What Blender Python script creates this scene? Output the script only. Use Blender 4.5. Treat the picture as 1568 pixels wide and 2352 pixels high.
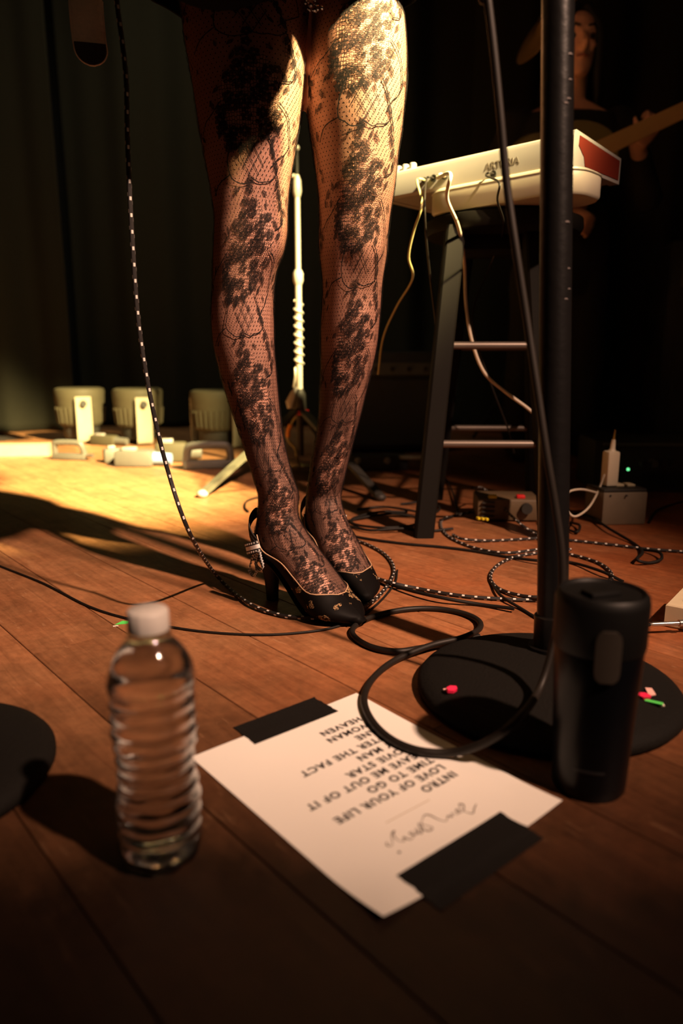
import bpy, bmesh, math, random
import numpy as np
from mathutils import Vector, Matrix

random.seed(7)
for o in list(bpy.data.objects):
    bpy.data.objects.remove(o, do_unlink=True)
scene = bpy.context.scene
C = scene.collection
PI = math.pi

# ------------------------------------------------------------------ camera
CAM_H, PITCH, FPX = 0.3893, math.radians(12.133), 1650.0
cam_d = bpy.data.cameras.new('camera')
cam_d.sensor_fit = 'AUTO'; cam_d.sensor_width = 36.0
cam_d.lens = FPX / 2352 * 36.0
cam_d.clip_start = 0.02
cam_d.dof.use_dof = True
cam_d.dof.focus_distance = 1.10
cam_d.dof.aperture_fstop = 2.8
cam = bpy.data.objects.new('camera', cam_d); C.objects.link(cam)
cam.location = (0, 0, CAM_H)
cam.rotation_euler = (PI / 2 - PITCH, 0, 0)
scene.camera = cam

# ------------------------------------------------------------------ view, world
scene.view_settings.view_transform = 'Standard'
scene.view_settings.look = 'None'
scene.view_settings.exposure = 0.0
scene.view_settings.gamma = 1.0
scene.view_settings.use_curve_mapping = False
world = bpy.data.worlds.new('world'); scene.world = world
world.use_nodes = True
world.node_tree.nodes['Background'].inputs[0].default_value = (1.0, 0.72, 0.42, 1)
world.node_tree.nodes['Background'].inputs[1].default_value = 0.0014

# ------------------------------------------------------------------ stage lamps and added fills
def spot(name, loc, aim, color, watts, half_deg, blend, radius):
    l = bpy.data.lights.new(name, 'SPOT')
    l.color = color; l.energy = watts
    l.spot_size = math.radians(half_deg * 2); l.spot_blend = blend
    l.shadow_soft_size = radius
    o = bpy.data.objects.new(name, l); C.objects.link(o)
    o.location = loc
    o.rotation_euler = (Vector(aim) - Vector(loc)).to_track_quat('-Z', 'Y').to_euler()
    return o
spot('stage_spot_yellow', (2.26, -0.54, 3.20), (-0.243, 1.637, 0.963), (1.0, 0.78, 0.34), 14000, 10.5, 0.72, 0.06)
spot('stage_spot_pink', (1.93, -0.93, 3.05), (-0.25, 1.38, 0.05), (1.0, 0.62, 0.43), 1400, 14.5, 1.0, 0.06)
spot('stage_spot_dim_red', (-1.2, -0.6, 3.2), (1.0, 2.8, 1.4), (1.0, 0.35, 0.16), 16, 9.0, 0.6, 0.10)
spot('added_fill_amber', (0.9, -2.6, 3.4), (0.15, 3.6, 0.9), (1.0, 0.82, 0.46), 5, 26.0, 0.9, 0.25)  # unseen fill lamp, added to lift the dark background a little
spot('added_curtain_fill_olive', (-0.7, 2.3, 3.6), (-0.9, 4.1, 0.9), (1.0, 0.95, 0.66), 85, 34.0, 1.0, 0.30)  # added lamp for the curtain alone, in place of a hazy glow

# ------------------------------------------------------------------ pixel helpers (1568 x 2352)
def ray(px, py):
    x = (px - 784) / FPX; u = (1176 - py) / FPX
    c, s = math.cos(PITCH), math.sin(PITCH)
    return Vector((x, c + u * s, -s + u * c))
def G(px, py, z=0.0):
    d = ray(px, py)
    return Vector((0, 0, CAM_H)) + d * ((z - CAM_H) / d.z)
def D(px, py, Y):
    d = ray(px, py)
    return Vector((0, 0, CAM_H)) + d * (Y / d.y)

# ------------------------------------------------------------------ materials
def newmat(name):
    m = bpy.data.materials.new(name); m.use_nodes = True
    nt = m.node_tree
    return m, nt, nt.nodes['Principled BSDF']
def mat(name, col, rough=0.5, metal=0.0, var=0.12, scale=30.0, bump=0.0, spec=0.5, coat=0.0, emit=None, emit_s=0.0, sheen=0.0):
    m, nt, b = newmat(name)
    n = nt.nodes.new('ShaderNodeTexNoise'); n.inputs['Scale'].default_value = scale; n.inputs['Detail'].default_value = 4
    tc = nt.nodes.new('ShaderNodeTexCoord'); nt.links.new(tc.outputs['Object'], n.inputs['Vector'])
    r = nt.nodes.new('ShaderNodeMix'); r.data_type = 'RGBA'
    r.inputs['A'].default_value = tuple(c * (1 - var) for c in col) + (1,)
    r.inputs['B'].default_value = tuple(min(1, c * (1 + var)) for c in col) + (1,)
    nt.links.new(n.outputs['Fac'], r.inputs['Factor'])
    nt.links.new(r.outputs['Result'], b.inputs['Base Color'])
    b.inputs['Roughness'].default_value = rough
    b.inputs['Metallic'].default_value = metal
    b.inputs['Specular IOR Level'].default_value = spec
    b.inputs['Coat Weight'].default_value = coat
    b.inputs['Sheen Weight'].default_value = sheen
    if emit:
        b.inputs['Emission Color'].default_value = tuple(emit) + (1,)
        b.inputs['Emission Strength'].default_value = emit_s
    if bump:
        bp = nt.nodes.new('ShaderNodeBump'); bp.inputs['Strength'].default_value = bump; bp.inputs['Distance'].default_value = 0.002
        nt.links.new(n.outputs['Fac'], bp.inputs['Height']); nt.links.new(bp.outputs['Normal'], b.inputs['Normal'])
    return m

def mnode(nt, op, a, b=None, c=None):
    n = nt.nodes.new('ShaderNodeMath'); n.operation = op
    for i, v in enumerate((a, b, c)):
        if v is None: continue
        if hasattr(v, 'links'): nt.links.new(v, n.inputs[i])
        else: n.inputs[i].default_value = v
    return n.outputs[0]

def wood_floor_mat():
    m, nt, b = newmat('floor_wood')
    N = nt.nodes.new; Lk = nt.links.new
    tc = N('ShaderNodeTexCoord'); oi = N('ShaderNodeObjectInfo')
    geo = N('ShaderNodeNewGeometry')
    off = N('ShaderNodeVectorMath'); off.operation = 'ADD'
    sc = N('ShaderNodeVectorMath'); sc.operation = 'SCALE'; sc.inputs[0].default_value = (37, 11, 5)
    Lk(oi.outputs['Random'], sc.inputs['Scale'])
    Lk(tc.outputs['Object'], off.inputs[0]); Lk(sc.outputs[0], off.inputs[1])
    mp = N('ShaderNodeMapping'); mp.inputs['Scale'].default_value = (2.2, 26, 10); Lk(off.outputs[0], mp.inputs['Vector'])
    g = N('ShaderNodeTexNoise'); g.inputs['Scale'].default_value = 3.0; g.inputs['Detail'].default_value = 8; g.inputs['Roughness'].default_value = 0.65; g.inputs['Distortion'].default_value = 0.9
    Lk(mp.outputs[0], g.inputs['Vector'])
    # worn varnish and red stain patches that belong to the boards
    w = N('ShaderNodeTexNoise'); w.inputs['Scale'].default_value = 2.3; w.inputs['Detail'].default_value = 7; w.inputs['Roughness'].default_value = 0.68
    Lk(geo.outputs['Position'], w.inputs['Vector'])
    sx = N('ShaderNodeSeparateXYZ'); Lk(geo.outputs['Position'], sx.inputs[0])
    redness = mnode(nt, 'MULTIPLY_ADD', sx.outputs['X'], 0.62, 0.08)
    wr = mnode(nt, 'ADD', mnode(nt, 'MULTIPLY_ADD', w.outputs['Fac'], 2.2, -0.85), redness)
    wrc = N('ShaderNodeClamp'); Lk(wr, wrc.inputs['Value'])
    c1 = N('ShaderNodeMix'); c1.data_type = 'RGBA'
    c1.inputs['A'].default_value = (0.350, 0.165, 0.076, 1); c1.inputs['B'].default_value = (0.285, 0.078, 0.024, 1)
    Lk(wrc.outputs[0], c1.inputs['Factor'])
    c2 = N('ShaderNodeMix'); c2.data_type = 'RGBA'; c2.blend_type = 'MULTIPLY'
    rp = N('ShaderNodeValToRGB'); rp.color_ramp.elements[0].position = 0.30; rp.color_ramp.elements[0].color = (0.55, 0.48, 0.42, 1)
    rp.color_ramp.elements[1].position = 0.68; rp.color_ramp.elements[1].color = (1.12, 1.10, 1.05, 1)
    Lk(g.outputs['Fac'], rp.inputs['Fac'])
    c2.inputs['Factor'].default_value = 0.70; Lk(c1.outputs['Result'], c2.inputs['A']); Lk(rp.outputs['Color'], c2.inputs['B'])
    # speckle and blotches in the worn varnish
    f1 = N('ShaderNodeTexNoise'); f1.inputs['Scale'].default_value = 75; f1.inputs['Detail'].default_value = 5; f1.inputs['Roughness'].default_value = 0.7; Lk(geo.outputs['Position'], f1.inputs['Vector'])
    f2 = N('ShaderNodeTexNoise'); f2.inputs['Scale'].default_value = 11; f2.inputs['Detail'].default_value = 6; f2.inputs['Roughness'].default_value = 0.65; f2.inputs['Distortion'].default_value = 0.8; Lk(off.outputs[0], f2.inputs['Vector'])
    fv = mnode(nt, 'MULTIPLY', mnode(nt, 'MULTIPLY_ADD', f1.outputs['Fac'], 0.9, 0.55), mnode(nt, 'MULTIPLY_ADD', f2.outputs['Fac'], 1.1, 0.45))
    c2s = N('ShaderNodeVectorMath'); c2s.operation = 'SCALE'; Lk(c2.outputs['Result'], c2s.inputs[0]); Lk(fv, c2s.inputs['Scale'])
    # per board tone
    bt = mnode(nt, 'MULTIPLY_ADD', oi.outputs['Random'], 0.40, 0.78)
    c3 = N('ShaderNodeVectorMath'); c3.operation = 'SCALE'; Lk(c2s.outputs[0], c3.inputs[0]); Lk(bt, c3.inputs['Scale'])
    # board colour scaled darker towards the front of the stage, with a noisy edge
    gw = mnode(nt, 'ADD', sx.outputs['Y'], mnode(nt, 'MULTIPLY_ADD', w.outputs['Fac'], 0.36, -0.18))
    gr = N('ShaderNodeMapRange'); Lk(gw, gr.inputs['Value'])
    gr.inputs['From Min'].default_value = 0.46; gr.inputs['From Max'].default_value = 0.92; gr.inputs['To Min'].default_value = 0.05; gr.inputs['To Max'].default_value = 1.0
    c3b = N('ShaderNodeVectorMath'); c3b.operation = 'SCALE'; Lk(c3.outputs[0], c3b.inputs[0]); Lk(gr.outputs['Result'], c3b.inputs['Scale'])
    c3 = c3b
    # pale scuffs
    mp2 = N('ShaderNodeMapping'); mp2.inputs['Scale'].default_value = (9, 60, 10); mp2.inputs['Rotation'].default_value = (0, 0, 0.5); Lk(off.outputs[0], mp2.inputs['Vector'])
    s = N('ShaderNodeTexNoise'); s.inputs['Scale'].default_value = 2.2; s.inputs['Detail'].default_value = 5; Lk(mp2.outputs[0], s.inputs['Vector'])
    s2 = N('ShaderNodeTexNoise'); s2.inputs['Scale'].default_value = 14.0; s2.inputs['Detail'].default_value = 6; Lk(geo.outputs['Position'], s2.inputs['Vector'])
    sp = mnode(nt, 'MULTIPLY', mnode(nt, 'GREATER_THAN', s.outputs['Fac'], 0.645), mnode(nt, 'GREATER_THAN', s2.outputs['Fac'], 0.52))
    c4 = N('ShaderNodeMix'); c4.data_type = 'RGBA'; c4.inputs['B'].default_value = (0.48, 0.27, 0.14, 1)
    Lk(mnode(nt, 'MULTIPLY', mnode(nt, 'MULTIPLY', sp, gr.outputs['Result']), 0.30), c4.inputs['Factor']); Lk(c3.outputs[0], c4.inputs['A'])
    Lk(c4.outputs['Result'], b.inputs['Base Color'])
    rr = mnode(nt, 'MULTIPLY_ADD', w.outputs['Fac'], 0.35, 0.30); Lk(rr, b.inputs['Roughness'])
    b.inputs['Specular IOR Level'].default_value = 0.35
    bp = N('ShaderNodeBump'); bp.inputs['Strength'].default_value = 0.22; bp.inputs['Distance'].default_value = 0.0015
    Lk(g.outputs['Fac'], bp.inputs['Height']); Lk(bp.outputs['Normal'], b.inputs['Normal'])
    return m

def fleck_cable_mat():
    """woven black cable jacket with two rows of white tracer stitches (uv: x = turns round, y = metres along)"""
    m, nt, b = newmat('woven_cable')
    N = nt.nodes.new; Lk = nt.links.new
    uv = N('ShaderNodeUVMap'); sx = N('ShaderNodeSeparateXYZ'); Lk(uv.outputs[0], sx.inputs[0])
    x4 = mnode(nt, 'MULTIPLY', sx.outputs['X'], 4.0)
    col = mnode(nt, 'FRACT', x4); fl = mnode(nt, 'FLOOR', x4)
    yy = mnode(nt, 'ADD', mnode(nt, 'MULTIPLY', sx.outputs['Y'], 1 / 0.0205), mnode(nt, 'MULTIPLY', fl, 0.25))
    fy = mnode(nt, 'FRACT', yy)
    on = mnode(nt, 'MULTIPLY', mnode(nt, 'LESS_THAN', fy, 0.22), mnode(nt, 'LESS_THAN', mnode(nt, 'ABSOLUTE', mnode(nt, 'SUBTRACT', col, 0.5)), 0.30))
    mx = N('ShaderNodeMix'); mx.data_type = 'RGBA'; mx.inputs['A'].default_value = (0.016, 0.013, 0.012, 1); mx.inputs['B'].default_value = (0.80, 0.74, 0.68, 1)
    Lk(on, mx.inputs['Factor']); Lk(mx.outputs['Result'], b.inputs['Base Color'])
    b.inputs['Roughness'].default_value = 0.5
    wv = N('ShaderNodeTexWave'); wv.inputs['Scale'].default_value = 3.0
    mp = N('ShaderNodeMapping'); mp.inputs['Scale'].default_value = (4, 260, 1); Lk(uv.outputs[0], mp.inputs['Vector']); Lk(mp.outputs[0], wv.inputs['Vector'])
    bp = N('ShaderNodeBump'); bp.inputs['Strength'].default_value = 0.4; bp.inputs['Distance'].default_value = 0.0006
    Lk(wv.outputs['Fac'], bp.inputs['Height']); Lk(bp.outputs['Normal'], b.inputs['Normal'])
    return m

def tights_mat():
    m, nt, b = newmat('lace_tights_net')
    N = nt.nodes.new; Lk = nt.links.new
    uv = N('ShaderNodeUVMap'); sx = N('ShaderNodeSeparateXYZ'); Lk(uv.outputs[0], sx.inputs[0])
    X, Y = sx.outputs['X'], sx.outputs['Y']
    def thread(v, period, t):
        f = mnode(nt, 'FRACT', mnode(nt, 'MULTIPLY', v, 1 / period))
        return mnode(nt, 'LESS_THAN', f, t)
    at3 = N('ShaderNodeAttribute'); at3.attribute_name = 'thread'      # knit is tighter where it is stretched less
    d1 = mnode(nt, 'ADD', X, mnode(nt, 'MULTIPLY', Y, 0.62)); d2 = mnode(nt, 'SUBTRACT', X, mnode(nt, 'MULTIPLY', Y, 0.62))
    fine = mnode(nt, 'MAXIMUM', thread(d1, 0.00175, at3.outputs['Fac']), thread(d2, 0.00175, at3.outputs['Fac']))
    # pointelle dots
    dots = mnode(nt, 'MULTIPLY', thread(d1, 0.0070, 0.27), thread(d2, 0.0070, 0.27))
    fine = mnode(nt, 'MAXIMUM', fine, dots)
    # diamond stitch lines, kept inside the panels by the attribute
    at2 = N('ShaderNodeAttribute'); at2.attribute_name = 'panel'
    dia = mnode(nt, 'MULTIPLY', mnode(nt, 'MAXIMUM', thread(d1, 0.0145, 0.075), thread(d2, 0.0145, 0.075)), mnode(nt, 'GREATER_THAN', at2.outputs['Fac'], 0.5))
    fine = mnode(nt, 'MAXIMUM', fine, dia)
    vo = N('ShaderNodeTexVoronoi'); vo.feature = 'DISTANCE_TO_EDGE'; vo.inputs['Scale'].default_value = 1.0; vo.inputs['Randomness'].default_value = 0.42
    mp = N('ShaderNodeMapping'); mp.inputs['Scale'].default_value = (1 / 0.0036, 1 / 0.0050, 1); Lk(uv.outputs[0], mp.inputs['Vector']); Lk(mp.outputs[0], vo.inputs['Vector'])
    hexn = mnode(nt, 'LESS_THAN', vo.outputs['Distance'], 0.085)
    at = N('ShaderNodeAttribute'); at.attribute_name = 'open'
    op = mnode(nt, 'GREATER_THAN', at.outputs['Fac'], 0.5)
    mixv = N('ShaderNodeMix'); mixv.data_type = 'FLOAT'; Lk(op, mixv.inputs['Factor']); Lk(fine, mixv.inputs['A']); Lk(hexn, mixv.inputs['B'])
    b.inputs['Base Color'].default_value = (0.014, 0.010, 0.010, 1)
    b.inputs['Roughness'].default_value = 0.7; b.inputs['Specular IOR Level'].default_value = 0.2
    tr = N('ShaderNodeBsdfTransparent'); ms = N('ShaderNodeMixShader')
    Lk(mixv.outputs['Result'], ms.inputs[0]); Lk(tr.outputs[0], ms.inputs[1]); Lk(b.outputs[0], ms.inputs[2])
    Lk(ms.outputs[0], nt.nodes['Material Output'].inputs['Surface'])
    return m

def lace_fill_mat(name, opacity):
    m, nt, b = newmat(name)
    N = nt.nodes.new; Lk = nt.links.new
    b.inputs['Base Color'].default_value = (0.010, 0.007, 0.007, 1); b.inputs['Roughness'].default_value = 0.75; b.inputs['Specular IOR Level'].default_value = 0.2
    geo = N('ShaderNodeNewGeometry')
    n = N('ShaderNodeTexNoise'); n.inputs['Scale'].default_value = 120; Lk(geo.outputs['Position'], n.inputs['Vector'])
    fac = mnode(nt, 'MULTIPLY_ADD', n.outputs['Fac'], 0.3, opacity - 0.15)
    tr = N('ShaderNodeBsdfTransparent'); ms = N('ShaderNodeMixShader')
    Lk(fac, ms.inputs[0]); Lk(tr.outputs[0], ms.inputs[1]); Lk(b.outputs[0], ms.inputs[2])
    Lk(ms.outputs[0], nt.nodes['Material Output'].inputs['Surface'])
    return m

def glass_mat(name, ior, col=(1, 1, 1), rough=0.0):
    m, nt, b = newmat(name)
    b.inputs['Base Color'].default_value = tuple(col) + (1,)
    b.inputs['Roughness'].default_value = rough
    b.inputs['IOR'].default_value = ior
    b.inputs['Transmission Weight'].default_value = 1.0
    n = nt.nodes.new('ShaderNodeTexNoise'); n.inputs['Scale'].default_value = 70
    bp = nt.nodes.new('ShaderNodeBump'); bp.inputs['Strength'].default_value = 0.035 if ior > 1.4 else 0.03; bp.inputs['Distance'].default_value = 0.0012
    nt.links.new(n.outputs['Fac'], bp.inputs['Height']); nt.links.new(bp.outputs['Normal'], b.inputs['Normal'])
    return m

def shoe_lace_mat():
    m, nt, b = newmat('shoe_black_lace')
    N = nt.nodes.new; Lk = nt.links.new
    tc = N('ShaderNodeTexCoord')
    v = N('ShaderNodeTexVoronoi'); v.feature = 'DISTANCE_TO_EDGE'; v.inputs['Scale'].default_value = 420; Lk(tc.outputs['Object'], v.inputs['Vector'])
    n = N('ShaderNodeTexNoise'); n.inputs['Scale'].default_value = 38; n.inputs['Detail'].default_value = 3; Lk(tc.outputs['Object'], n.inputs['Vector'])
    on = mnode(nt, 'MULTIPLY', mnode(nt, 'GREATER_THAN', v.outputs['Distance'], 0.12), mnode(nt, 'GREATER_THAN', n.outputs['Fac'], 0.60))
    mx = N('ShaderNodeMix'); mx.data_type = 'RGBA'; b.inputs['Specular IOR Level'].default_value = 0.06; mx.inputs['A'].default_value = (0.0045, 0.0036, 0.0034, 1); mx.inputs['B'].default_value = (0.42, 0.26, 0.13, 1)
    Lk(on, mx.inputs['Factor']); Lk(mx.outputs['Result'], b.inputs['Base Color'])
    b.inputs['Roughness'].default_value = 0.55
    bp = N('ShaderNodeBump'); bp.inputs['Strength'].default_value = 0.6; bp.inputs['Distance'].default_value = 0.0008
    Lk(n.outputs['Fac'], bp.inputs['Height']); Lk(bp.outputs['Normal'], b.inputs['Normal'])
    return m

M = {}
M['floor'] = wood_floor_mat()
M['subfloor'] = mat('subfloor', (0.02, 0.012, 0.008), 0.9)
M['wall'] = mat('wall_black', (0.012, 0.011, 0.010), 0.9)
M['velvet'] = mat('curtain_velvet', (0.024, 0.0225, 0.0155), 0.95, scale=60, bump=0.3, spec=0.1)
M['skin'] = mat('skin', (0.86, 0.46, 0.33), 0.5, scale=18, var=0.08)
M['net'] = tights_mat()
M['lace'] = lace_fill_mat('lace_petal', 0.68)
M['lace_rim'] = mat('lace_cord', (0.012, 0.009, 0.009), 0.7, spec=0.2)
M['shoe'] = shoe_lace_mat()
M['shoe_black'] = mat('shoe_black', (0.006, 0.005, 0.005), 0.5, spec=0.25)
M['lining'] = mat('shoe_lining', (0.50, 0.31, 0.18), 0.5)
M['satin'] = mat('satin_white', (0.85, 0.82, 0.80), 0.3, sheen=0.3)
M['crystal'] = mat('crystal', (0.85, 0.83, 0.80), 0.12, metal=0.3)
M['ribbon'] = mat('ribbon_black', (0.010, 0.009, 0.009), 0.6)
M['dress'] = mat('dress_black', (0.003, 0.0026, 0.0026), 0.9, scale=120, bump=0.5, spec=0.03)
M['sequin'] = mat('sequin', (0.5, 0.45, 0.4), 0.1, metal=0.9)
M['fleck'] = fleck_cable_mat()
M['rubber'] = mat('cable_rubber', (0.013, 0.010, 0.008), 0.5, spec=0.25)
M['rubber_dull'] = mat('cable_rubber_dull', (0.009, 0.0075, 0.006), 0.6, spec=0.25)
M['white_cable'] = mat('cable_white', (0.62, 0.52, 0.40), 0.5)
M['olive_cable'] = mat('cable_olive', (0.42, 0.37, 0.16), 0.45)
M['iron'] = mat('black_iron', (0.0075, 0.0065, 0.0055), 0.75, scale=300, bump=0.5, spec=0.12)
M['stand_paint'] = mat('black_stand_paint', (0.005, 0.0045, 0.0045), 0.35, scale=80, bump=0.25, spec=0.25)
M['glint_chip'] = mat('pole_glint_metal', (0.12, 0.10, 0.095), 0.5, metal=0.4)
M['tumbler'] = mat('tumbler_steel_black', (0.0018, 0.0020, 0.0028), 0.32, spec=0.22)
M['tumbler_lid'] = mat('tumbler_lid_plastic', (0.0035, 0.0032, 0.0030), 0.5, spec=0.22)
M['tumbler_btn'] = mat('tumbler_button', (0.40, 0.33, 0.27), 0.30, metal=0.95)
M['tumbler_mark'] = mat('tumbler_mark', (0.012, 0.012, 0.013), 0.4)
M['pet'] = glass_mat('bottle_plastic', 1.50, (0.97, 0.97, 0.97), 0.045)
M['water'] = glass_mat('water', 1.333)
M['cap'] = mat('bottle_cap', (0.62, 0.58, 0.54), 0.45, var=0.04)
M['paper'] = mat('paper', (0.84, 0.80, 0.74), 0.75, var=0.03, scale=9, bump=0.05)
M['ink'] = mat('ink', (0.016, 0.012, 0.011), 0.8)
M['ink_pale'] = mat('ink_pale', (0.50, 0.42, 0.32), 0.8)
M['ink_sig'] = mat('ink_signature', (0.10, 0.07, 0.055), 0.8)
M['gaffer'] = mat('gaffer_tape', (0.008, 0.0068, 0.006), 0.75, scale=500, bump=0.4, spec=0.15)
M['conf_red'] = mat('confetti_red', (0.85, 0.02, 0.09), 0.5)
M['conf_pink'] = mat('confetti_pink', (0.80, 0.45, 0.40), 0.5)
M['conf_green'] = mat('confetti_green', (0.10, 0.70, 0.12), 0.5)
M['conf_white'] = mat('confetti_white', (0.75, 0.66, 0.55), 0.6)
M['kbd_white'] = mat('keyboard_white', (0.31, 0.29, 0.27), 0.45, var=0.03)
M['kbd_dark'] = mat('keyboard_dark', (0.03, 0.028, 0.024), 0.5)
M['kbd_text'] = mat('keyboard_text', (0.25, 0.22, 0.18), 0.5)
M['kbd_red'] = mat('keyboard_red_cheek', (0.13, 0.014, 0.006), 0.45, scale=8)
M['black_key'] = mat('black_key', (0.01, 0.01, 0.01), 0.3)
M['tray'] = mat('bench_white_vinyl', (0.46, 0.41, 0.32), 0.4, var=0.05)
M['stool'] = mat('stool_black', (0.007, 0.0058, 0.0045), 0.7, scale=14, spec=0.10)
M['stool_rung'] = mat('stool_rung_metal', (0.16, 0.13, 0.11), 0.42, metal=0.6)
M['chrome'] = mat('chrome', (0.50, 0.48, 0.45), 0.28, metal=0.9)
M['stand_white'] = mat('stand_satin_metal', (0.85, 0.80, 0.68), 0.42, metal=0.35)
M['grey_clutch'] = mat('grey_plastic', (0.40, 0.38, 0.36), 0.4)
M['red'] = mat('red_plastic', (0.65, 0.02, 0.02), 0.4)
M['orange'] = mat('orange_plastic', (0.85, 0.32, 0.03), 0.4)
M['yellow'] = mat('yellow_plastic', (0.80, 0.62, 0.03), 0.4)
M['olive_leg'] = mat('tripod_leg_paint', (0.10, 0.095, 0.065), 0.5)
M['par'] = mat('par_cast_metal', (0.07, 0.06, 0.036), 0.6, scale=20, spec=0.2)
M['par_yoke'] = mat('par_yoke_metal', (0.36, 0.32, 0.23), 0.55, spec=0.2)
M['par_dark'] = mat('par_dark', (0.025, 0.022, 0.018), 0.6)
M['gear_grey'] = mat('gear_grey', (0.11, 0.105, 0.09), 0.5)
M['gear_blue'] = mat('gear_blue', (0.20, 0.32, 0.50), 0.5)
M['box_beige'] = mat('box_beige', (0.20, 0.155, 0.105), 0.6, scale=40)
M['pedal_cream'] = mat('pedal_cream', (0.68, 0.57, 0.38), 0.5)
M['pedal_brown'] = mat('pedal_brown', (0.13, 0.085, 0.045), 0.5)
M['charger'] = mat('charger_white', (0.85, 0.74, 0.56), 0.4, var=0.03)
M['brass'] = mat('brass', (0.80, 0.48, 0.12), 0.3, metal=0.8)
M['led_green'] = mat('led_green', (0.1, 0.9, 0.3), 0.4, emit=(0.18, 1.0, 0.36), emit_s=1.6)
M['led_red'] = mat('led_red', (0.8, 0.05, 0.03), 0.4, emit=(1.0, 0.08, 0.03), emit_s=0.25)
M['amp'] = mat('amp_tolex', (0.030, 0.028, 0.028), 0.7, scale=200, bump=0.4)
M['grille'] = mat('amp_grille', (0.05, 0.045, 0.045), 0.8, scale=400, bump=0.6)
M['batten'] = mat('batten_white', (0.40, 0.36, 0.25), 0.6)
M['cloth_black'] = mat('cloth_black', (0.012, 0.011, 0.011), 0.9, scale=25, bump=0.4)
M['hair'] = mat('hair_dark', (0.012, 0.008, 0.006), 0.6)
M['lips'] = mat('lips', (0.40, 0.13, 0.10), 0.5)
M['eye'] = mat('eye_dark', (0.03, 0.02, 0.015), 0.3)
M['maple'] = mat('maple_neck', (0.52, 0.32, 0.13), 0.45, scale=12)
M['guitar_yellow'] = mat('guitar_body_cream', (0.15, 0.12, 0.035), 0.4)
M['guitar_black'] = mat('guitar_body_black', (0.004, 0.0035, 0.0035), 0.95, spec=0.02)
M['binding'] = mat('guitar_binding', (0.10, 0.06, 0.03), 0.6)
M['strap'] = mat('strap_fabric', (0.75, 0.62, 0.47), 0.9, scale=260, bump=0.8)
M['strap_end'] = mat('strap_leather', (0.030, 0.018, 0.013), 0.7, scale=160, bump=0.8)
M['bronze'] = mat('cymbal_bronze', (0.62, 0.42, 0.20), 0.4, metal=0.5)
M['drum'] = mat('drum_shell', (0.02, 0.016, 0.016), 0.3)

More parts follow.
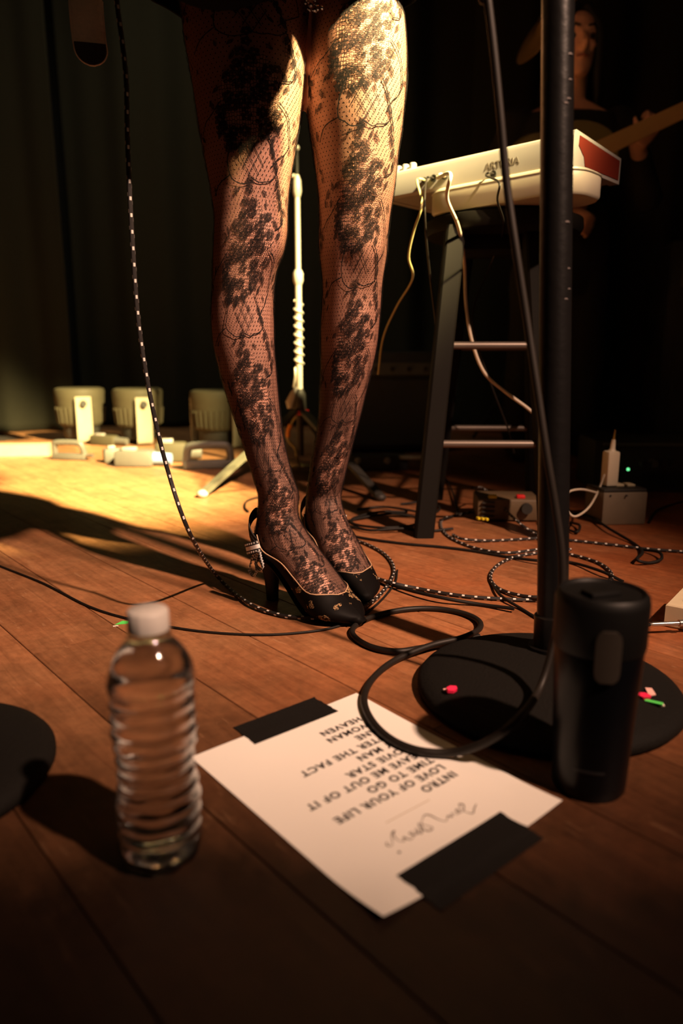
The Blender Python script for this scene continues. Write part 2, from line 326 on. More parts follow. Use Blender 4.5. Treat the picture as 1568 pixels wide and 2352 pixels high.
# ------------------------------------------------------------------ mesh builder
def origin_of(o):
    v = Vector((0, 0, 0))
    while o is not None:
        v += o.location; o = o.parent
    return v
class MB:
    def __init__(self):
        self.v = []; self.f = []; self.uv = None
    def add(self, vs, fs):
        b = len(self.v); self.v += [tuple(x) for x in vs]; self.f += [tuple(i + b for i in q) for q in fs]; return self
    def box(self, c, s, rot=None, bev=0.0):
        c = Vector(c); hx, hy, hz = s[0] / 2, s[1] / 2, s[2] / 2
        if bev <= 0:
            vs = [Vector((x, y, z)) for z in (-hz, hz) for y in (-hy, hy) for x in (-hx, hx)]
            fs = [(0, 2, 3, 1), (4, 5, 7, 6), (0, 1, 5, 4), (2, 6, 7, 3), (0, 4, 6, 2), (1, 3, 7, 5)]
        else:
            bm = bmesh.new(); bmesh.ops.create_cube(bm, size=1)
            for v in bm.verts: v.co = Vector((v.co.x * s[0], v.co.y * s[1], v.co.z * s[2]))
            bmesh.ops.bevel(bm, geom=bm.edges[:], offset=bev, segments=2, affect='EDGES', profile=0.5)
            bm.verts.index_update()
            vs = [v.co.copy() for v in bm.verts]; fs = [tuple(v.index for v in f.verts) for f in bm.faces]; bm.free()
        if rot is not None: vs = [rot @ v for v in vs]
        return self.add([v + c for v in vs], fs)
    def rings(self, rings, closed=True, cap0=True, cap1=True, loop=False):
        n = len(rings[0]); vs = [p for r in rings for p in r]; fs = []
        m = len(rings)
        for i in range(m if loop else m - 1):
            j = (i + 1) % m
            for k in range(n if closed else n - 1):
                l = (k + 1) % n
                fs.append((i * n + k, i * n + l, j * n + l, j * n + k))
        if closed and not loop:
            if cap0: fs.append(tuple(range(n - 1, -1, -1)))
            if cap1: fs.append(tuple((m - 1) * n + k for k in range(n)))
        return self.add(vs, fs)
    def tube(self, pts, r, n=10, loop=False, cap=True):
        pts = [Vector(p) for p in pts]; m = len(pts)
        rs = r if isinstance(r, (list, tuple)) else [r] * m
        T = []
        for i in range(m):
            a = pts[i - 1] if (i > 0 or loop) else pts[i]; b = pts[(i + 1) % m] if (i < m - 1 or loop) else pts[i]
            t = (b - a); T.append(t.normalized() if t.length > 1e-9 else Vector((0, 0, 1)))
        up = Vector((0, 0, 1)) if abs(T[0].z) < 0.9 else Vector((0, 1, 0))
        nrm = T[0].cross(up).normalized(); rg = []
        for i in range(m):
            if i: nrm = (nrm - T[i] * nrm.dot(T[i])).normalized()
            bi = T[i].cross(nrm)
            rg.append([pts[i] + (nrm * math.cos(2 * PI * k / n) + bi * math.sin(2 * PI * k / n)) * rs[i] for k in range(n)])
        return self.rings(rg, True, cap, cap, loop)
    def cyl(self, a, b, r0, r1=None, n=20):
        return self.tube([a, b], [r0, r0 if r1 is None else r1], n)
    def lathe(self, prof, o=(0, 0, 0), n=32, rot=None, rfun=None):
        o = Vector(o); rg = []
        for (r, z) in prof:
            ring = []
            for k in range(n):
                th = 2 * PI * k / n
                rr = r * (rfun(th, z) if rfun else 1)
                p = Vector((rr * math.cos(th), rr * math.sin(th), z))
                if rot is not None: p = rot @ p
                ring.append(p + o)
            rg.append(ring)
        return self.rings(rg)
    def ball(self, c, r, n=12, sc=(1, 1, 1)):
        c = Vector(c); rg = []
        for i in range(1, n // 2 + 2):
            a = -PI / 2 + PI * (i - 0.5) / (n // 2 + 1)
            rg.append([c + Vector((math.cos(a) * math.cos(2 * PI * k / n) * sc[0], math.cos(a) * math.sin(2 * PI * k / n) * sc[1], math.sin(a) * sc[2])) * r for k in range(n)])
        return self.rings(rg)
    def prism(self, poly, z0, z1, place=lambda p: p):
        n = len(poly)
        vs = [place(Vector((x, y, z0))) for x, y in poly] + [place(Vector((x, y, z1))) for x, y in poly]
        fs = [tuple(range(n - 1, -1, -1)), tuple(range(n, 2 * n))] + [(i, (i + 1) % n, n + (i + 1) % n, n + i) for i in range(n)]
        return self.add(vs, fs)
    def build(self, name, m, parent=None, smooth=True, loc=None, angle=40):
        me = bpy.data.meshes.new(name)
        org = origin_of(parent) if parent else Vector(loc if loc is not None else (0, 0, 0))
        me.from_pydata([(x - org.x, y - org.y, z - org.z) for x, y, z in self.v], [], self.f)
        if self.uv is not None:
            ul = me.uv_layers.new(name='UVMap')
            idx = np.zeros(len(me.loops), dtype=np.int32); me.loops.foreach_get('vertex_index', idx)
            ul.data.foreach_set('uv', np.asarray(self.uv, dtype=np.float32)[idx].ravel())
        return finish(name, me, m, parent, smooth, loc, angle)
def finish(name, me, m, parent=None, smooth=True, loc=None, angle=40):
    me.update()
    bm = bmesh.new(); bm.from_mesh(me); bmesh.ops.recalc_face_normals(bm, faces=bm.faces[:])
    if smooth:
        ca = math.radians(angle)
        for f in bm.faces: f.smooth = True
        for e in bm.edges:
            if len(e.link_faces) == 2 and e.calc_face_angle(0) > ca: e.smooth = False
    bm.to_mesh(me); bm.free()
    if m is not None: me.materials.append(m)
    o = bpy.data.objects.new(name, me); C.objects.link(o)
    if parent: o.parent = parent
    elif loc is not None: o.location = loc
    return o
def tag(o, label, cat, group=None, kind=None):
    if label: o['label'] = label
    if cat: o['category'] = cat
    if group: o['group'] = group
    if kind: o['kind'] = kind
    return o
def thing(name, loc, label, cat, group=None):
    o = bpy.data.objects.new(name, None); C.objects.link(o); o.location = loc
    o.empty_display_size = 0.05
    return tag(o, label, cat, group)
def spline(pts, sub=8, loop=False):
    pts = [Vector(p) for p in pts]; out = []; m = len(pts)
    for i in range(m if loop else m - 1):
        p1, p2 = pts[i], pts[(i + 1) % m]
        p0 = pts[i - 1] if (i > 0 or loop) else p1 * 2 - p2
        p3 = pts[(i + 2) % m] if (i + 2 < m or loop) else p2 * 2 - p1
        for k in range(sub):
            t = k / sub
            out.append(0.5 * ((2 * p1) + (p2 - p0) * t + (2 * p0 - 5 * p1 + 4 * p2 - p3) * t * t + (3 * p1 - p0 - 3 * p2 + p3) * t ** 3))
    if not loop: out.append(pts[-1])
    return out
def remesh(mb, voxel, smooth_iter=4):
    me = bpy.data.meshes.new('tmp'); me.from_pydata(mb.v, [], mb.f); me.update()
    bm = bmesh.new(); bm.from_mesh(me); bmesh.ops.recalc_face_normals(bm, faces=bm.faces[:]); bm.to_mesh(me); bm.free()
    o = bpy.data.objects.new('tmp', me); C.objects.link(o)
    md = o.modifiers.new('r', 'REMESH'); md.mode = 'VOXEL'; md.voxel_size = voxel
    if smooth_iter:
        s = o.modifiers.new('s', 'SMOOTH'); s.factor = 0.5; s.iterations = smooth_iter
    dg = bpy.context.evaluated_depsgraph_get()
    me2 = bpy.data.meshes.new_from_object(o.evaluated_get(dg))
    bpy.data.objects.remove(o, do_unlink=True); bpy.data.meshes.remove(me)
    return me2
def remesh_obj(name, mb, voxel, m, parent=None, it=4):
    me = remesh(mb, voxel, it)
    if parent:
        org = origin_of(parent); me.transform(Matrix.Translation(-org))
    me.materials.clear()
    return finish(name, me, m, parent, True, None, 180)
def text_mesh(body, size, extrude=0.0, bold=0.0, spacing=1.0, align='LEFT'):
    cu = bpy.data.curves.new('t', 'FONT'); cu.body = body; cu.size = size; cu.extrude = extrude; cu.offset = bold
    cu.space_character = spacing; cu.align_x = align; cu.resolution_u = 3
    o = bpy.data.objects.new('t', cu); C.objects.link(o)
    dg = bpy.context.evaluated_depsgraph_get(); dg.update()
    me = bpy.data.meshes.new_from_object(o.evaluated_get(dg))
    bpy.data.objects.remove(o, do_unlink=True)
    return me
def rotz(a): return Matrix.Rotation(a, 3, 'Z')

# ================================================================== THE STAGE
ANG = math.radians(-49.0)
dirv = Vector((math.cos(ANG), math.sin(ANG), 0)); nrmv = Vector((-math.sin(ANG), math.cos(ANG), 0))
fl = MB().box((-0.3, 2.0, -0.035), (7.4, 5.2, 0.02)).build('floor', M['subfloor'], smooth=False)
fl['kind'] = 'structure'
def plank_mesh(L, W):
    x, y, b, t = L / 2, W / 2, 0.0008, 0.022
    vs = [(-x, -y, -t), (x, -y, -t), (x, y, -t), (-x, y, -t), (-x, -y, -b), (x, -y, -b), (x, y, -b), (-x, y, -b),
          (-x, -y + b, 0), (x, -y + b, 0), (x, y - b, 0), (-x, y - b, 0)]
    fs = [(3, 2, 1, 0)] + [(i, (i + 1) % 4, 4 + (i + 1) % 4, 4 + i) for i in range(4)] + [(4 + i, 4 + (i + 1) % 4, 8 + (i + 1) % 4, 8 + i) for i in range(4)] + [(8, 9, 10, 11)]
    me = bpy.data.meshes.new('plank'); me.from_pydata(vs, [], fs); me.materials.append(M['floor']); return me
PW = 0.1278; lens = (1.1, 1.45, 1.8, 2.2)
pmesh = {L: plank_mesh(L - 0.0010, PW - 0.0011) for L in lens}
rp = random.Random(11)
seam0 = 0.152
for row in range(-17, 33):
    cn = seam0 + (row + 0.5) * PW
    s = -3.2 - rp.random() * 1.6
    if row == 5: s = -0.635 - 1.45 - 1.8     # the butt joint seen right of the shoes
    while s < 3.6:
        L = rp.choice(lens)
        if row == 5 and s < -0.7: L = 1.8 if s < -3 else 1.45
        c = nrmv * cn + dirv * (s + L / 2)
        ok = any(-3.4 < (nrmv * cn + dirv * (s + L * q)).x < 2.5 and -0.35 < (nrmv * cn + dirv * (s + L * q)).y < 4.1 for q in (0, 0.25, 0.5, 0.75, 1))
        if ok:
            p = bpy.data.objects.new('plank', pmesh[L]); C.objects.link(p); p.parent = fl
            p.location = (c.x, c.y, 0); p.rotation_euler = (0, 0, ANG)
        s += L
wb = MB().box((-0.3, 4.62, 1.5), (7.4, 0.06, 3.4)).build('wall_back', M['wall'], smooth=False); wb['kind'] = 'structure'
wl = MB().box((-3.97, 2.0, 1.5), (0.06, 5.2, 3.4)).build('wall_left', M['wall'], smooth=False); wl['kind'] = 'structure'
wr = MB().box((3.37, 2.0, 1.5), (0.06, 5.2, 3.4)).build('wall_right', M['wall'], smooth=False); wr['kind'] = 'structure'

def curtain(x0, x1, Y, seed, label):
    r = random.Random(seed); ph = [r.random() * 6.28 for _ in range(5)]
    root = None; mb = MB(); n = int((x1 - x0) / 0.014); rows = 26
    def yy(x, t):
        fold = 0.050 * math.sin(x * 12.5 + ph[0] + 1.6 * math.sin(x * 2.3 + ph[1])) + 0.016 * math.sin(x * 29 + ph[2])
        return Y + fold * (0.75 + 0.35 * t) + 0.02 * math.sin(x * 3 + ph[3]) + 0.012 * math.sin(8 * t + x * 9 + ph[4]) * t
    front = [[Vector((x0 + (x1 - x0) * k / n, yy(x0 + (x1 - x0) * k / n, 1 - i / rows), 0.004 + 3.0 * (i / rows) ** 1.3)) for k in range(n + 1)] for i in range(rows + 1)]
    back = [[p + Vector((0, 0.006, 0)) for p in rw] for rw in front]
    mb.rings([f + b[::-1] for f, b in zip(front, back)])
    o = mb.build('stage_curtain', M['velvet'], angle=180)
    return tag(o, label, 'curtain', 'black drapes at the back of the stage')
curtain(-3.7, -1.42, 3.86, 1, 'black velvet drape at far left, its foot lit olive by an added lamp')
curtain(-1.50, 0.75, 4.14, 2, 'black velvet drape in the middle behind the singer and chrome stand')
curtain(0.65, 3.2, 3.86, 3, 'black velvet drape at right behind the guitarist, lost in darkness')

# ================================================================== CABLES
def cable(pts, r, m, name, label, cat='cable', group=None, sub=8, n=10, uv=False, parent=None):
    path = spline(pts, sub)
    mb = MB().tube(path, r, n)
    if uv:
        # rings without shared seam problem: duplicate the seam vertex column
        mb = MB(); P = path; T = []
        for i in range(len(P)):
            a = P[max(0, i - 1)]; b = P[min(len(P) - 1, i + 1)]; T.append((b - a).normalized())
        up = Vector((0, 0, 1)) if abs(T[0].z) < 0.9 else Vector((0, 1, 0))
        nr = T[0].cross(up).normalized(); rg = []; uvs = []; s = 0
        for i in range(len(P)):
            if i:
                nr = (nr - T[i] * nr.dot(T[i])).normalized(); s += (P[i] - P[i - 1]).length
            bi = T[i].cross(nr)
            rg.append([P[i] + (nr * math.cos(2 * PI * k / n) + bi * math.sin(2 * PI * k / n)) * r for k in range(n + 1)])
            uvs += [(k / n, s) for k in range(n + 1)]
        mb.rings(rg, closed=False); mb.uv = uvs
    o = mb.build(name, m, parent, angle=80)
    if parent is None: tag(o, label, cat, group or {'instrument_cable': 'flecked woven cables', 'black_cable': 'plain dark cables on the floor', 'keyboard_cable': 'cables hanging from the keyboard'}.get(name))
    return o
def fpts(L, r, lift=None):
    out = []
    for i, (x, y) in enumerate(L):
        z = r + (lift.get(i, 0) if lift else 0)
        out.append(G(x, y, z))
    return out
RF = 0.0031
# hanging woven cable from the guitar, one loop round the shoes
c1 = [Vector((-0.222, 0.895, 0.835)), Vector((-0.262, 0.925, 0.868)), D(252, -190, 1.01), D(262, -120, 1.02), D(268, 0, 1.01), D(281, 100, 1.005), D(290, 190, 1.0), D(293, 330, 1.0), D(303, 540, 1.0), D(318, 740, 1.0), D(345, 910, 1.0), D(385, 1080, 1.005), D(438, 1230, 1.01)]
c1 += [G(500, 1325, 0.012), G(570, 1385, 0.006)] + fpts([(640, 1412), (700, 1419), (760, 1416), (820, 1402), (868, 1370), (899, 1330), (903, 1300), (882, 1272), (842, 1250), (800, 1236), (750, 1228), (690, 1224)], RF + 0.0008, {1: 0.001, 2: 0.004, 3: 0.0068, 4: 0.003})
cable(c1, RF, M['fleck'], 'instrument_cable', 'black woven cable with white flecks hanging left of the legs and looping round the shoes', sub=12, n=12, uv=True)
c2 = fpts([(800, 1300), (848, 1322), (900, 1339), (960, 1352), (1040, 1366), (1120, 1374), (1240, 1378), (1330, 1368), (1392, 1345), (1404, 1318), (1372, 1292), (1300, 1272), (1240, 1270), (1180, 1280), (1140, 1300), (1126, 1326), (1142, 1350), (1185, 1366), (1240, 1371), (1300, 1352)], RF + 0.0006, {2: 0.0066, 17: 0.002, 18: 0.007, 19: 0.012})
cable(c2, RF, M['fleck'], 'instrument_cable', 'flecked woven cable running from the right shoe into a coil behind the pole', sub=10, n=10, uv=True)
c3 = fpts([(1105, 1172), (1060, 1180), (1022, 1190), (1012, 1206), (1030, 1232), (1085, 1257), (1160, 1270), (1240, 1262), (1310, 1262)], RF + 0.0006, {6: 0.004, 7: 0.006})
cable(c3, RF, M['fleck'], 'instrument_cable', 'flecked woven cable bent round beside the stool leg', sub=8, n=8, uv=True)
c4 = fpts([(1040, 1228), (1062, 1238), (1120, 1242), (1190, 1239), (1250, 1236), (1310, 1241), (1420, 1253), (1500, 1262), (1640, 1272)], RF + 0.0006, {1: 0.005})
cable(c4, RF, M['fleck'], 'instrument_cable', 'flecked woven cable lying straight across the floor to the right edge', sub=8, n=8, uv=True)
c5 = [G(1085, 1120, 0.075), G(1110, 1122, 0.05), G(1140, 1150, 0.036), G(1185, 1195, 0.028), G(1222, 1222, 0.012), G(1250, 1238, 0.008)]
cable(c5, RF, M['fleck'], 'instrument_cable', 'flecked woven cable slanting down over the pedal with coloured buttons', sub=8, n=8, uv=True)
# thick microphone cable: down the stand, loops over the paper, back to the shoe
RM = 0.0042
c6 = [Vector((0.034, 0.806, 1.633)), Vector((0.062, 0.760, 1.57)), Vector((0.095, 0.740, 1.38)), Vector((0.125, 0.755, 1.08)), D(1108, -90, 0.78), D(1120, 0, 0.78), D(1134, 120, 0.78), D(1148, 260, 0.78), D(1163, 420, 0.78), D(1184, 570, 0.775), D(1210, 740, 0.77), D(1234, 900, 0.76), D(1256, 1050, 0.75), D(1276, 1170, 0.745), D(1290, 1280, 0.74), D(1288, 1380, 0.735), D(1268, 1490, 0.725), D(1235, 1590, 0.70), G(1180, 1660, 0.048), G(1115, 1705, 0.028)]
c6 += [G(1040, 1728, 0.0090), G(960, 1724, 0.0066), G(893, 1695, 0.0064), G(850, 1650, 0.0064), G(836, 1602, 0.0060), G(858, 1556, 0.0055), G(910, 1515, 0.006), G(990, 1482, 0.011), G(1060, 1465, 0.013), G(1100, 1445, 0.009), G(1098, 1425, 0.006)]
c6 += fpts([(1060, 1408), (1000, 1398), (930, 1400), (860, 1415), (815, 1438), (812, 1460), (850, 1485), (910, 1496), (975, 1487), (1040, 1476), (1100, 1462)], RM + 0.0005, {7: 0.001})
cable(c6, RM, M['rubber'], 'microphone_cable', 'thick black rubber cable falling past the stand and looping over the song list', sub=10, n=12)
c7 = fpts([(-900, 1130), (-420, 1180), (-90, 1262), (0, 1300), (100, 1340), (200, 1391), (290, 1420), (380, 1438), (480, 1452), (600, 1458), (700, 1452), (770, 1440), (826, 1417), (872, 1382), (906, 1340), (912, 1310)], 0.0022)
cable(c7, 0.0019, M['rubber_dull'], 'thin_cable', 'thin black cable crossing the boards behind the water bottle to the toe', sub=8, n=8)
c8 = fpts([(790, 1228), (860, 1240), (940, 1250), (1010, 1256), (1090, 1266), (1170, 1280), (1240, 1288), (1310, 1292), (1380, 1312), (1430, 1336)], 0.0034, {6: 0.005, 8: 0.006})
cable(c8, 0.0030, M['rubber_dull'], 'black_cable', 'plain black cable running from behind the heel past the stand pole', sub=6, n=8)
c9 = fpts([(1126, 1335), (1150, 1368), (1200, 1400), (1240, 1424), (1300, 1455)], 0.0028, {0: 0.0, 1: 0.004})
cable(c9, 0.0024, M['rubber_dull'], 'black_cable', 'short plain cable sliding from the coil under the stand base', sub=6, n=8)
for i, (pts, lab) in enumerate([
    ([(850, 1322), (920, 1350), (1010, 1372), (1100, 1388), (1180, 1398)], 'thin dark wire just below the flecked cable by the right toe'),
    ([(1300, 1182), (1345, 1182), (1400, 1215), (1455, 1248), (1475, 1268), (1462, 1285), (1490, 1293), (1518, 1284), (1512, 1268), (1470, 1262)], 'plain black cable ending in a small loop on the right boards'),
    ([(1300, 1215), (1325, 1222), (1330, 1206), (1308, 1200)], 'small dark cable loop just right of the stand pole'),
    ([(800, 1208), (850, 1218), (920, 1214), (980, 1220), (1040, 1214)], 'dark cable lying in front of the stool foot'),
    ([(800, 1196), (848, 1186), (905, 1180), (960, 1190), (948, 1206), (880, 1212), (815, 1204), (812, 1190), (870, 1176), (935, 1176)], 'dark coiled cable heaped to the left of the stool foot'),
    ([(820, 1170), (880, 1164), (940, 1172), (985, 1180), (1010, 1168), (985, 1152), (920, 1158)], 'black cable tangled behind the stool foot'),
    ([(1010, 1085), (1030, 1110), (1045, 1150), (1048, 1180), (1010, 1195)], 'black cable curving up behind the stool leg'),
    ([(1490, 1200), (1510, 1172), (1560, 1155), (1600, 1150)], 'dark cable curling at the right edge behind the beige box'),
]):
    cable(fpts(pts, 0.0036, {k: 0.0035 * (k % 3) for k in range(len(pts))}), 0.0031, M['rubber_dull'], 'black_cable', lab, sub=6, n=8)

# ================================================================== MICROPHONE STANDS
def round_base(root, c, r, h):
    prof = [(0.001, 0.001), (r - 0.004, 0.001), (r, 0.005), (r, 0.011), (r - 0.004, 0.016), (r * 0.9, 0.021), (r * 0.72, h * 0.72), (r * 0.5, h * 0.85), (0.03, h), (0.001, h)]
    MB().lathe(prof, c, 64).build('round_base', M['iron'], root, angle=50)
    MB().lathe([(r - 0.012, 0.0), (r - 0.006, 0.0), (r - 0.006, 0.0025), (r - 0.012, 0.0025)], c, 48).build('rubber_ring', M['rubber_dull'], root)
bc = Vector((0.243, 0.790, 0))
ms = thing('microphone_stand', bc, 'black microphone stand with round iron base behind the tumbler', 'mic stand')
round_base(ms, bc, 0.152, 0.038)
pf = Vector((0.2615, 0.835, 0.030)); pt = D(1281, 0, 0.860)
pd = (pt - pf).normalized()
MB().tube([pf, pf + pd * 0.012, pf + pd * 0.012, pf + pd * 0.05, pf + pd * 0.052], [0.030, 0.029, 0.023, 0.022, 0.0187], 24).build('collar', M['stand_paint'], ms)
pole = MB().tube([pf + pd * 0.02, pf + pd * 0.95], [0.0187, 0.0168], 28).build('pole', M['stand_paint'], ms)
MB().tube([pf + pd * 0.90, pf + pd * 1.0], 0.022, 24).build('clutch', M['stand_paint'], ms)
bm0 = pf + pd * 1.0; bm1 = Vector((0.15, 0.775, 1.36)); bm2 = Vector((0.0, 0.885, 1.655)); mic_d = (Vector((-0.06, 1.02, 1.690)) - bm2).normalized()
MB().tube(spline([bm0 - pd * 0.02, bm0 + pd * 0.02, bm0 * 0.4 + bm1 * 0.6, bm1, bm2 - mic_d * 0.05], 6), 0.0095, 16).build('boom_arm', M['stand_paint'], ms)
MB().tube([bm2 - mic_d * 0.09, bm2 - mic_d * 0.02, bm2 + mic_d * 0.02, bm2 + mic_d * 0.02, bm2 + mic_d * 0.06, bm2 + mic_d * 0.075], [0.012, 0.017, 0.020, 0.025, 0.025, 0.014], 20).build('microphone', M['stand_paint'], ms)
rc = random.Random(3)
for k in range(9):   # pale paint chips standing in for the pole's highlights on its lit side
    t = 0.30 + rc.random() * 0.52; th = -0.35 + rc.random() * 0.5
    n3 = Vector((math.cos(th), math.sin(th) * 1.0, 0)); th = -1.32 + rc.random() * 0.40; n3 = Vector((math.cos(th), math.sin(th), 0))
    p = pf + pd * t + n3 * (0.0180 - 0.0019 * t)
    MB().ball(p, 0.0013 + rc.random() * 0.0012, 6, (1.5, 0.8, 0.7)).build('pole_glint', M['glint_chip'], pole)
lb = Vector((-0.411, 0.607, 0))
ms2 = thing('microphone_stand', lb, 'second black microphone stand, only its round base edge showing at left', 'mic stand')
round_base(ms2, lb, 0.134, 0.034)
MB().tube([lb + Vector((0, 0, 0.03)), lb + Vector((0, 0, 1.3))], 0.0135, 20).build('pole', M['stand_paint'], ms2)

# ================================================================== TUMBLER
tb = G(1349, 1800); tb.z = 0
tm = thing('tumbler', tb, 'black travel tumbler with metal button plate standing before the stand base', 'tumbler')
MB().lathe([(0.001, 0.0), (0.0310, 0.0), (0.0328, 0.003), (0.0333, 0.012), (0.0355, 0.07), (0.0375, 0.11), (0.0385, 0.138), (0.0380, 0.140), (0.001, 0.140)], tb, 56).build('cup', M['tumbler'], tm, angle=30)
MB().lathe([(0.001, 0.139), (0.0392, 0.139), (0.0400, 0.143), (0.0402, 0.181), (0.0390, 0.187), (0.0365, 0.190), (0.0345, 0.1895), (0.033, 0.187), (0.001, 0.187)], tb, 56).build('lid', M['tumbler_lid'], tm, angle=30)
MB().box(tb + Vector((-0.004, -0.006, 0.189)), (0.030, 0.018, 0.006), rotz(0.3), 0.002).build('lid_tab', M['tumbler_lid'], tm)
def curved_plate(c, r, th0, th1, z0, z1, t, corner):
    mb = MB(); na, nz = 14, 16; rg = []
    for i in range(nz + 1):
        z = z0 + (z1 - z0) * i / nz
        e = min(z - z0, z1 - z); half = (th1 - th0) / 2
        k = 1 if e >= corner else math.sqrt(max(0, 1 - ((corner - e) / corner) ** 2)) * 0.45 + 0.55 if e > 0 else 0.5
        rg.append([c + Vector((math.cos((th0 + th1) / 2 + half * k * (2 * j / na - 1)) * r, math.sin((th0 + th1) / 2 + half * k * (2 * j / na - 1)) * r, z)) for j in range(na + 1)])
    bk = [[c + (p - c) * 1.0 - Vector(((p - c).x, (p - c).y, 0)).normalized() * t for p in g] for g in rg]
    return mb.rings([a + b[::-1] for a, b in zip(rg, bk)])
curved_plate(tb, 0.0418, -PI / 2 - 0.42, -PI / 2 + 0.10, 0.120, 0.166, 0.003, 0.012).build('button_plate', M['tumbler_btn'], tm)
curved_plate(tb, 0.0347, -PI / 2 - 0.75, -PI / 2 + 0.05, 0.030, 0.0325, 0.001, 0.001).build('printed_mark', M['tumbler_mark'], tm)

# ================================================================== WATER BOTTLE
bb = G(372, 1962); bb.z = 0
wbt = thing('water_bottle', bb, 'clear ribbed plastic water bottle with white cap standing on the boards', 'bottle')
def bottle_profile(off):
    out = [(0.001, 0.010 + off), (0.012, 0.008 + off), (0.0225, 0.0015 + off), (0.0290 - off, 0.003 + off), (0.0322 - off, 0.009), (0.0330 - off, 0.016)]
    z = 0.020
    while z < 0.150:
        base = 0.0330
        if 0.058 < z < 0.105: base = 0.0330 - 0.0030 * math.sin((z - 0.058) / 0.047 * PI) ** 0.8
        ph = z / 0.0118
        rib = 0.0015 * (0.5 + 0.5 * math.cos(2 * PI * ph)) ** 0.6
        out.append((base - rib - off, z)); z += 0.00118
    for (r, zz) in ((0.0333, 0.151), (0.0326, 0.157), (0.0306, 0.164), (0.0272, 0.171), (0.0232, 0.177), (0.0190, 0.182), (0.0158, 0.1855), (0.0140, 0.188)):
        out.append((r - off, zz))
    return out
def foot(th, z): return 1 - 0.085 * max(0, 1 - z / 0.020) * (0.5 + 0.5 * math.cos(10 * th)) - 0.012 * math.sin(7 * th + z * 420) * (1 if 0.02 < z < 0.15 else 0) * 0.5 - 0.018 * math.sin(3 * th + z * 160) * (1 if 0.055 < z < 0.11 else 0) * math.sin((z - 0.055) / 0.055 * PI)
op_ = bottle_profile(0.0) + [(0.0135, 0.190), (0.0125, 0.191), (0.0125, 0.203)]
ip_ = [(0.0113, 0.203), (0.0113, 0.191)] + [(r, z) for r, z in bottle_profile(0.00045)[::-1] if z > 0.012] + [(0.0310, 0.0100), (0.0270, 0.0050), (0.0220, 0.0036), (0.012, 0.0105), (0.001, 0.0125)]
NB = 72
mbb = MB().lathe(op_ + ip_, bb, NB, rfun=foot)
mbb.build('bottle_shell', M['pet'], wbt, angle=60)
wl_ = [(0.001, 0.0131)] + [(0.012, 0.0112), (0.0215, 0.0044), (0.0265, 0.0056), (0.0305, 0.0106)] + [(r, z) for r, z in bottle_profile(0.0007) if 0.0125 < z < 0.178] + [(0.001, 0.1779)]
MB().lathe(wl_, bb, NB, rfun=foot).build('water', M['water'], wbt, angle=60)
MB().lathe([(0.0126, 0.1885), (0.0165, 0.1885), (0.0165, 0.1905), (0.0126, 0.1905)], bb, 40).build('neck_ring', M['pet'], wbt)
MB().lathe([(0.0130, 0.1915), (0.0150, 0.1915), (0.0152, 0.193), (0.0150, 0.2055), (0.0138, 0.2072), (0.001, 0.2072), (0.001, 0.2050), (0.0130, 0.2050)], bb, 80, rfun=lambda th, z: 1 + 0.012 * (1 if math.sin(40 * th) > 0 else 0)).build('cap', M['cap'], wbt, angle=60)

# ================================================================== SONG LIST
PO = Vector((0.0292, 0.4319, 0)); PA = 0.6942
PU = Vector((math.cos(PA), math.sin(PA), 0)); PV = Vector((-math.sin(PA), math.cos(PA), 0))
PWD, PHT = 0.2175, 0.2794
def paper_z(u, v):
    z = 0.0012
    z += 0.006 * max(0, 1 - math.hypot(u / 0.06, v / 0.06)) ** 1.6
    z += 0.0030 * max(0, 1 - math.hypot((u - PWD) / 0.06, v / 0.05)) ** 1.5
    z += 0.0007 * math.sin(u * 32) * math.sin(v * 25)
    return z
def PP(u, v, dz=0.0): return PO + PU * u + PV * v + Vector((0, 0, paper_z(u, v) + dz))
sl = thing('song_list', PP(0.108, 0.14), 'white paper song list taped to the floor in the foreground', 'paper')
mb = MB(); NU, NV = 26, 32
top = [[PP(PWD * i / NU, PHT * j / NV) for i in range(NU + 1)] for j in range(NV + 1)]
bot = [[p - Vector((0, 0, 0.00025)) for p in r] for r in top]
mb.rings([a + b[::-1] for a, b in zip(top, bot)])
mb.build('sheet', M['paper'], sl, angle=60)
def text_on_paper(body, u, v, size, m, name, spacing=1.08, bold=0.0, width=None):
    me = text_mesh(body, size, 0.0, bold, spacing)
    vs = np.array([w.co[:] for w in me.vertices])
    if width: vs[:, 0] *= width / (vs[:, 0].max() - vs[:, 0].min())
    org = origin_of(sl)
    for w, (x, y, _) in zip(me.vertices, vs):
        w.co = PP(u - x, v - y, 0.00018) - org
    me.materials.clear()
    o = finish(name, me, m, sl, False); return o
rows = ['INTRO', 'LOVE OF YOUR LIFE', 'TIME TO GO', 'LEAVE ME OUT OF IT', 'MOVIE STAR', 'MY MAN', 'AFTER THE FACT', 'JANE', 'WOMAN', 'HEAVEN']
for i, b in enumerate(rows):
    text_on_paper(b, 0.1805, 0.0975 + 0.0152 * i, 0.0130, M['ink'], 'printed_line', 1.17, 0.00048)
MB().rings([[PP(0.131 - 0.0535 * k / 10, 0.0795 + e, 0.00018 + h) for e, h in ((-0.0004, 0), (0.0004, 0), (0.0004, 0.00005), (-0.0004, 0.00005))] for k in range(11)]).build('printed_rule', M['ink_pale'], sl)
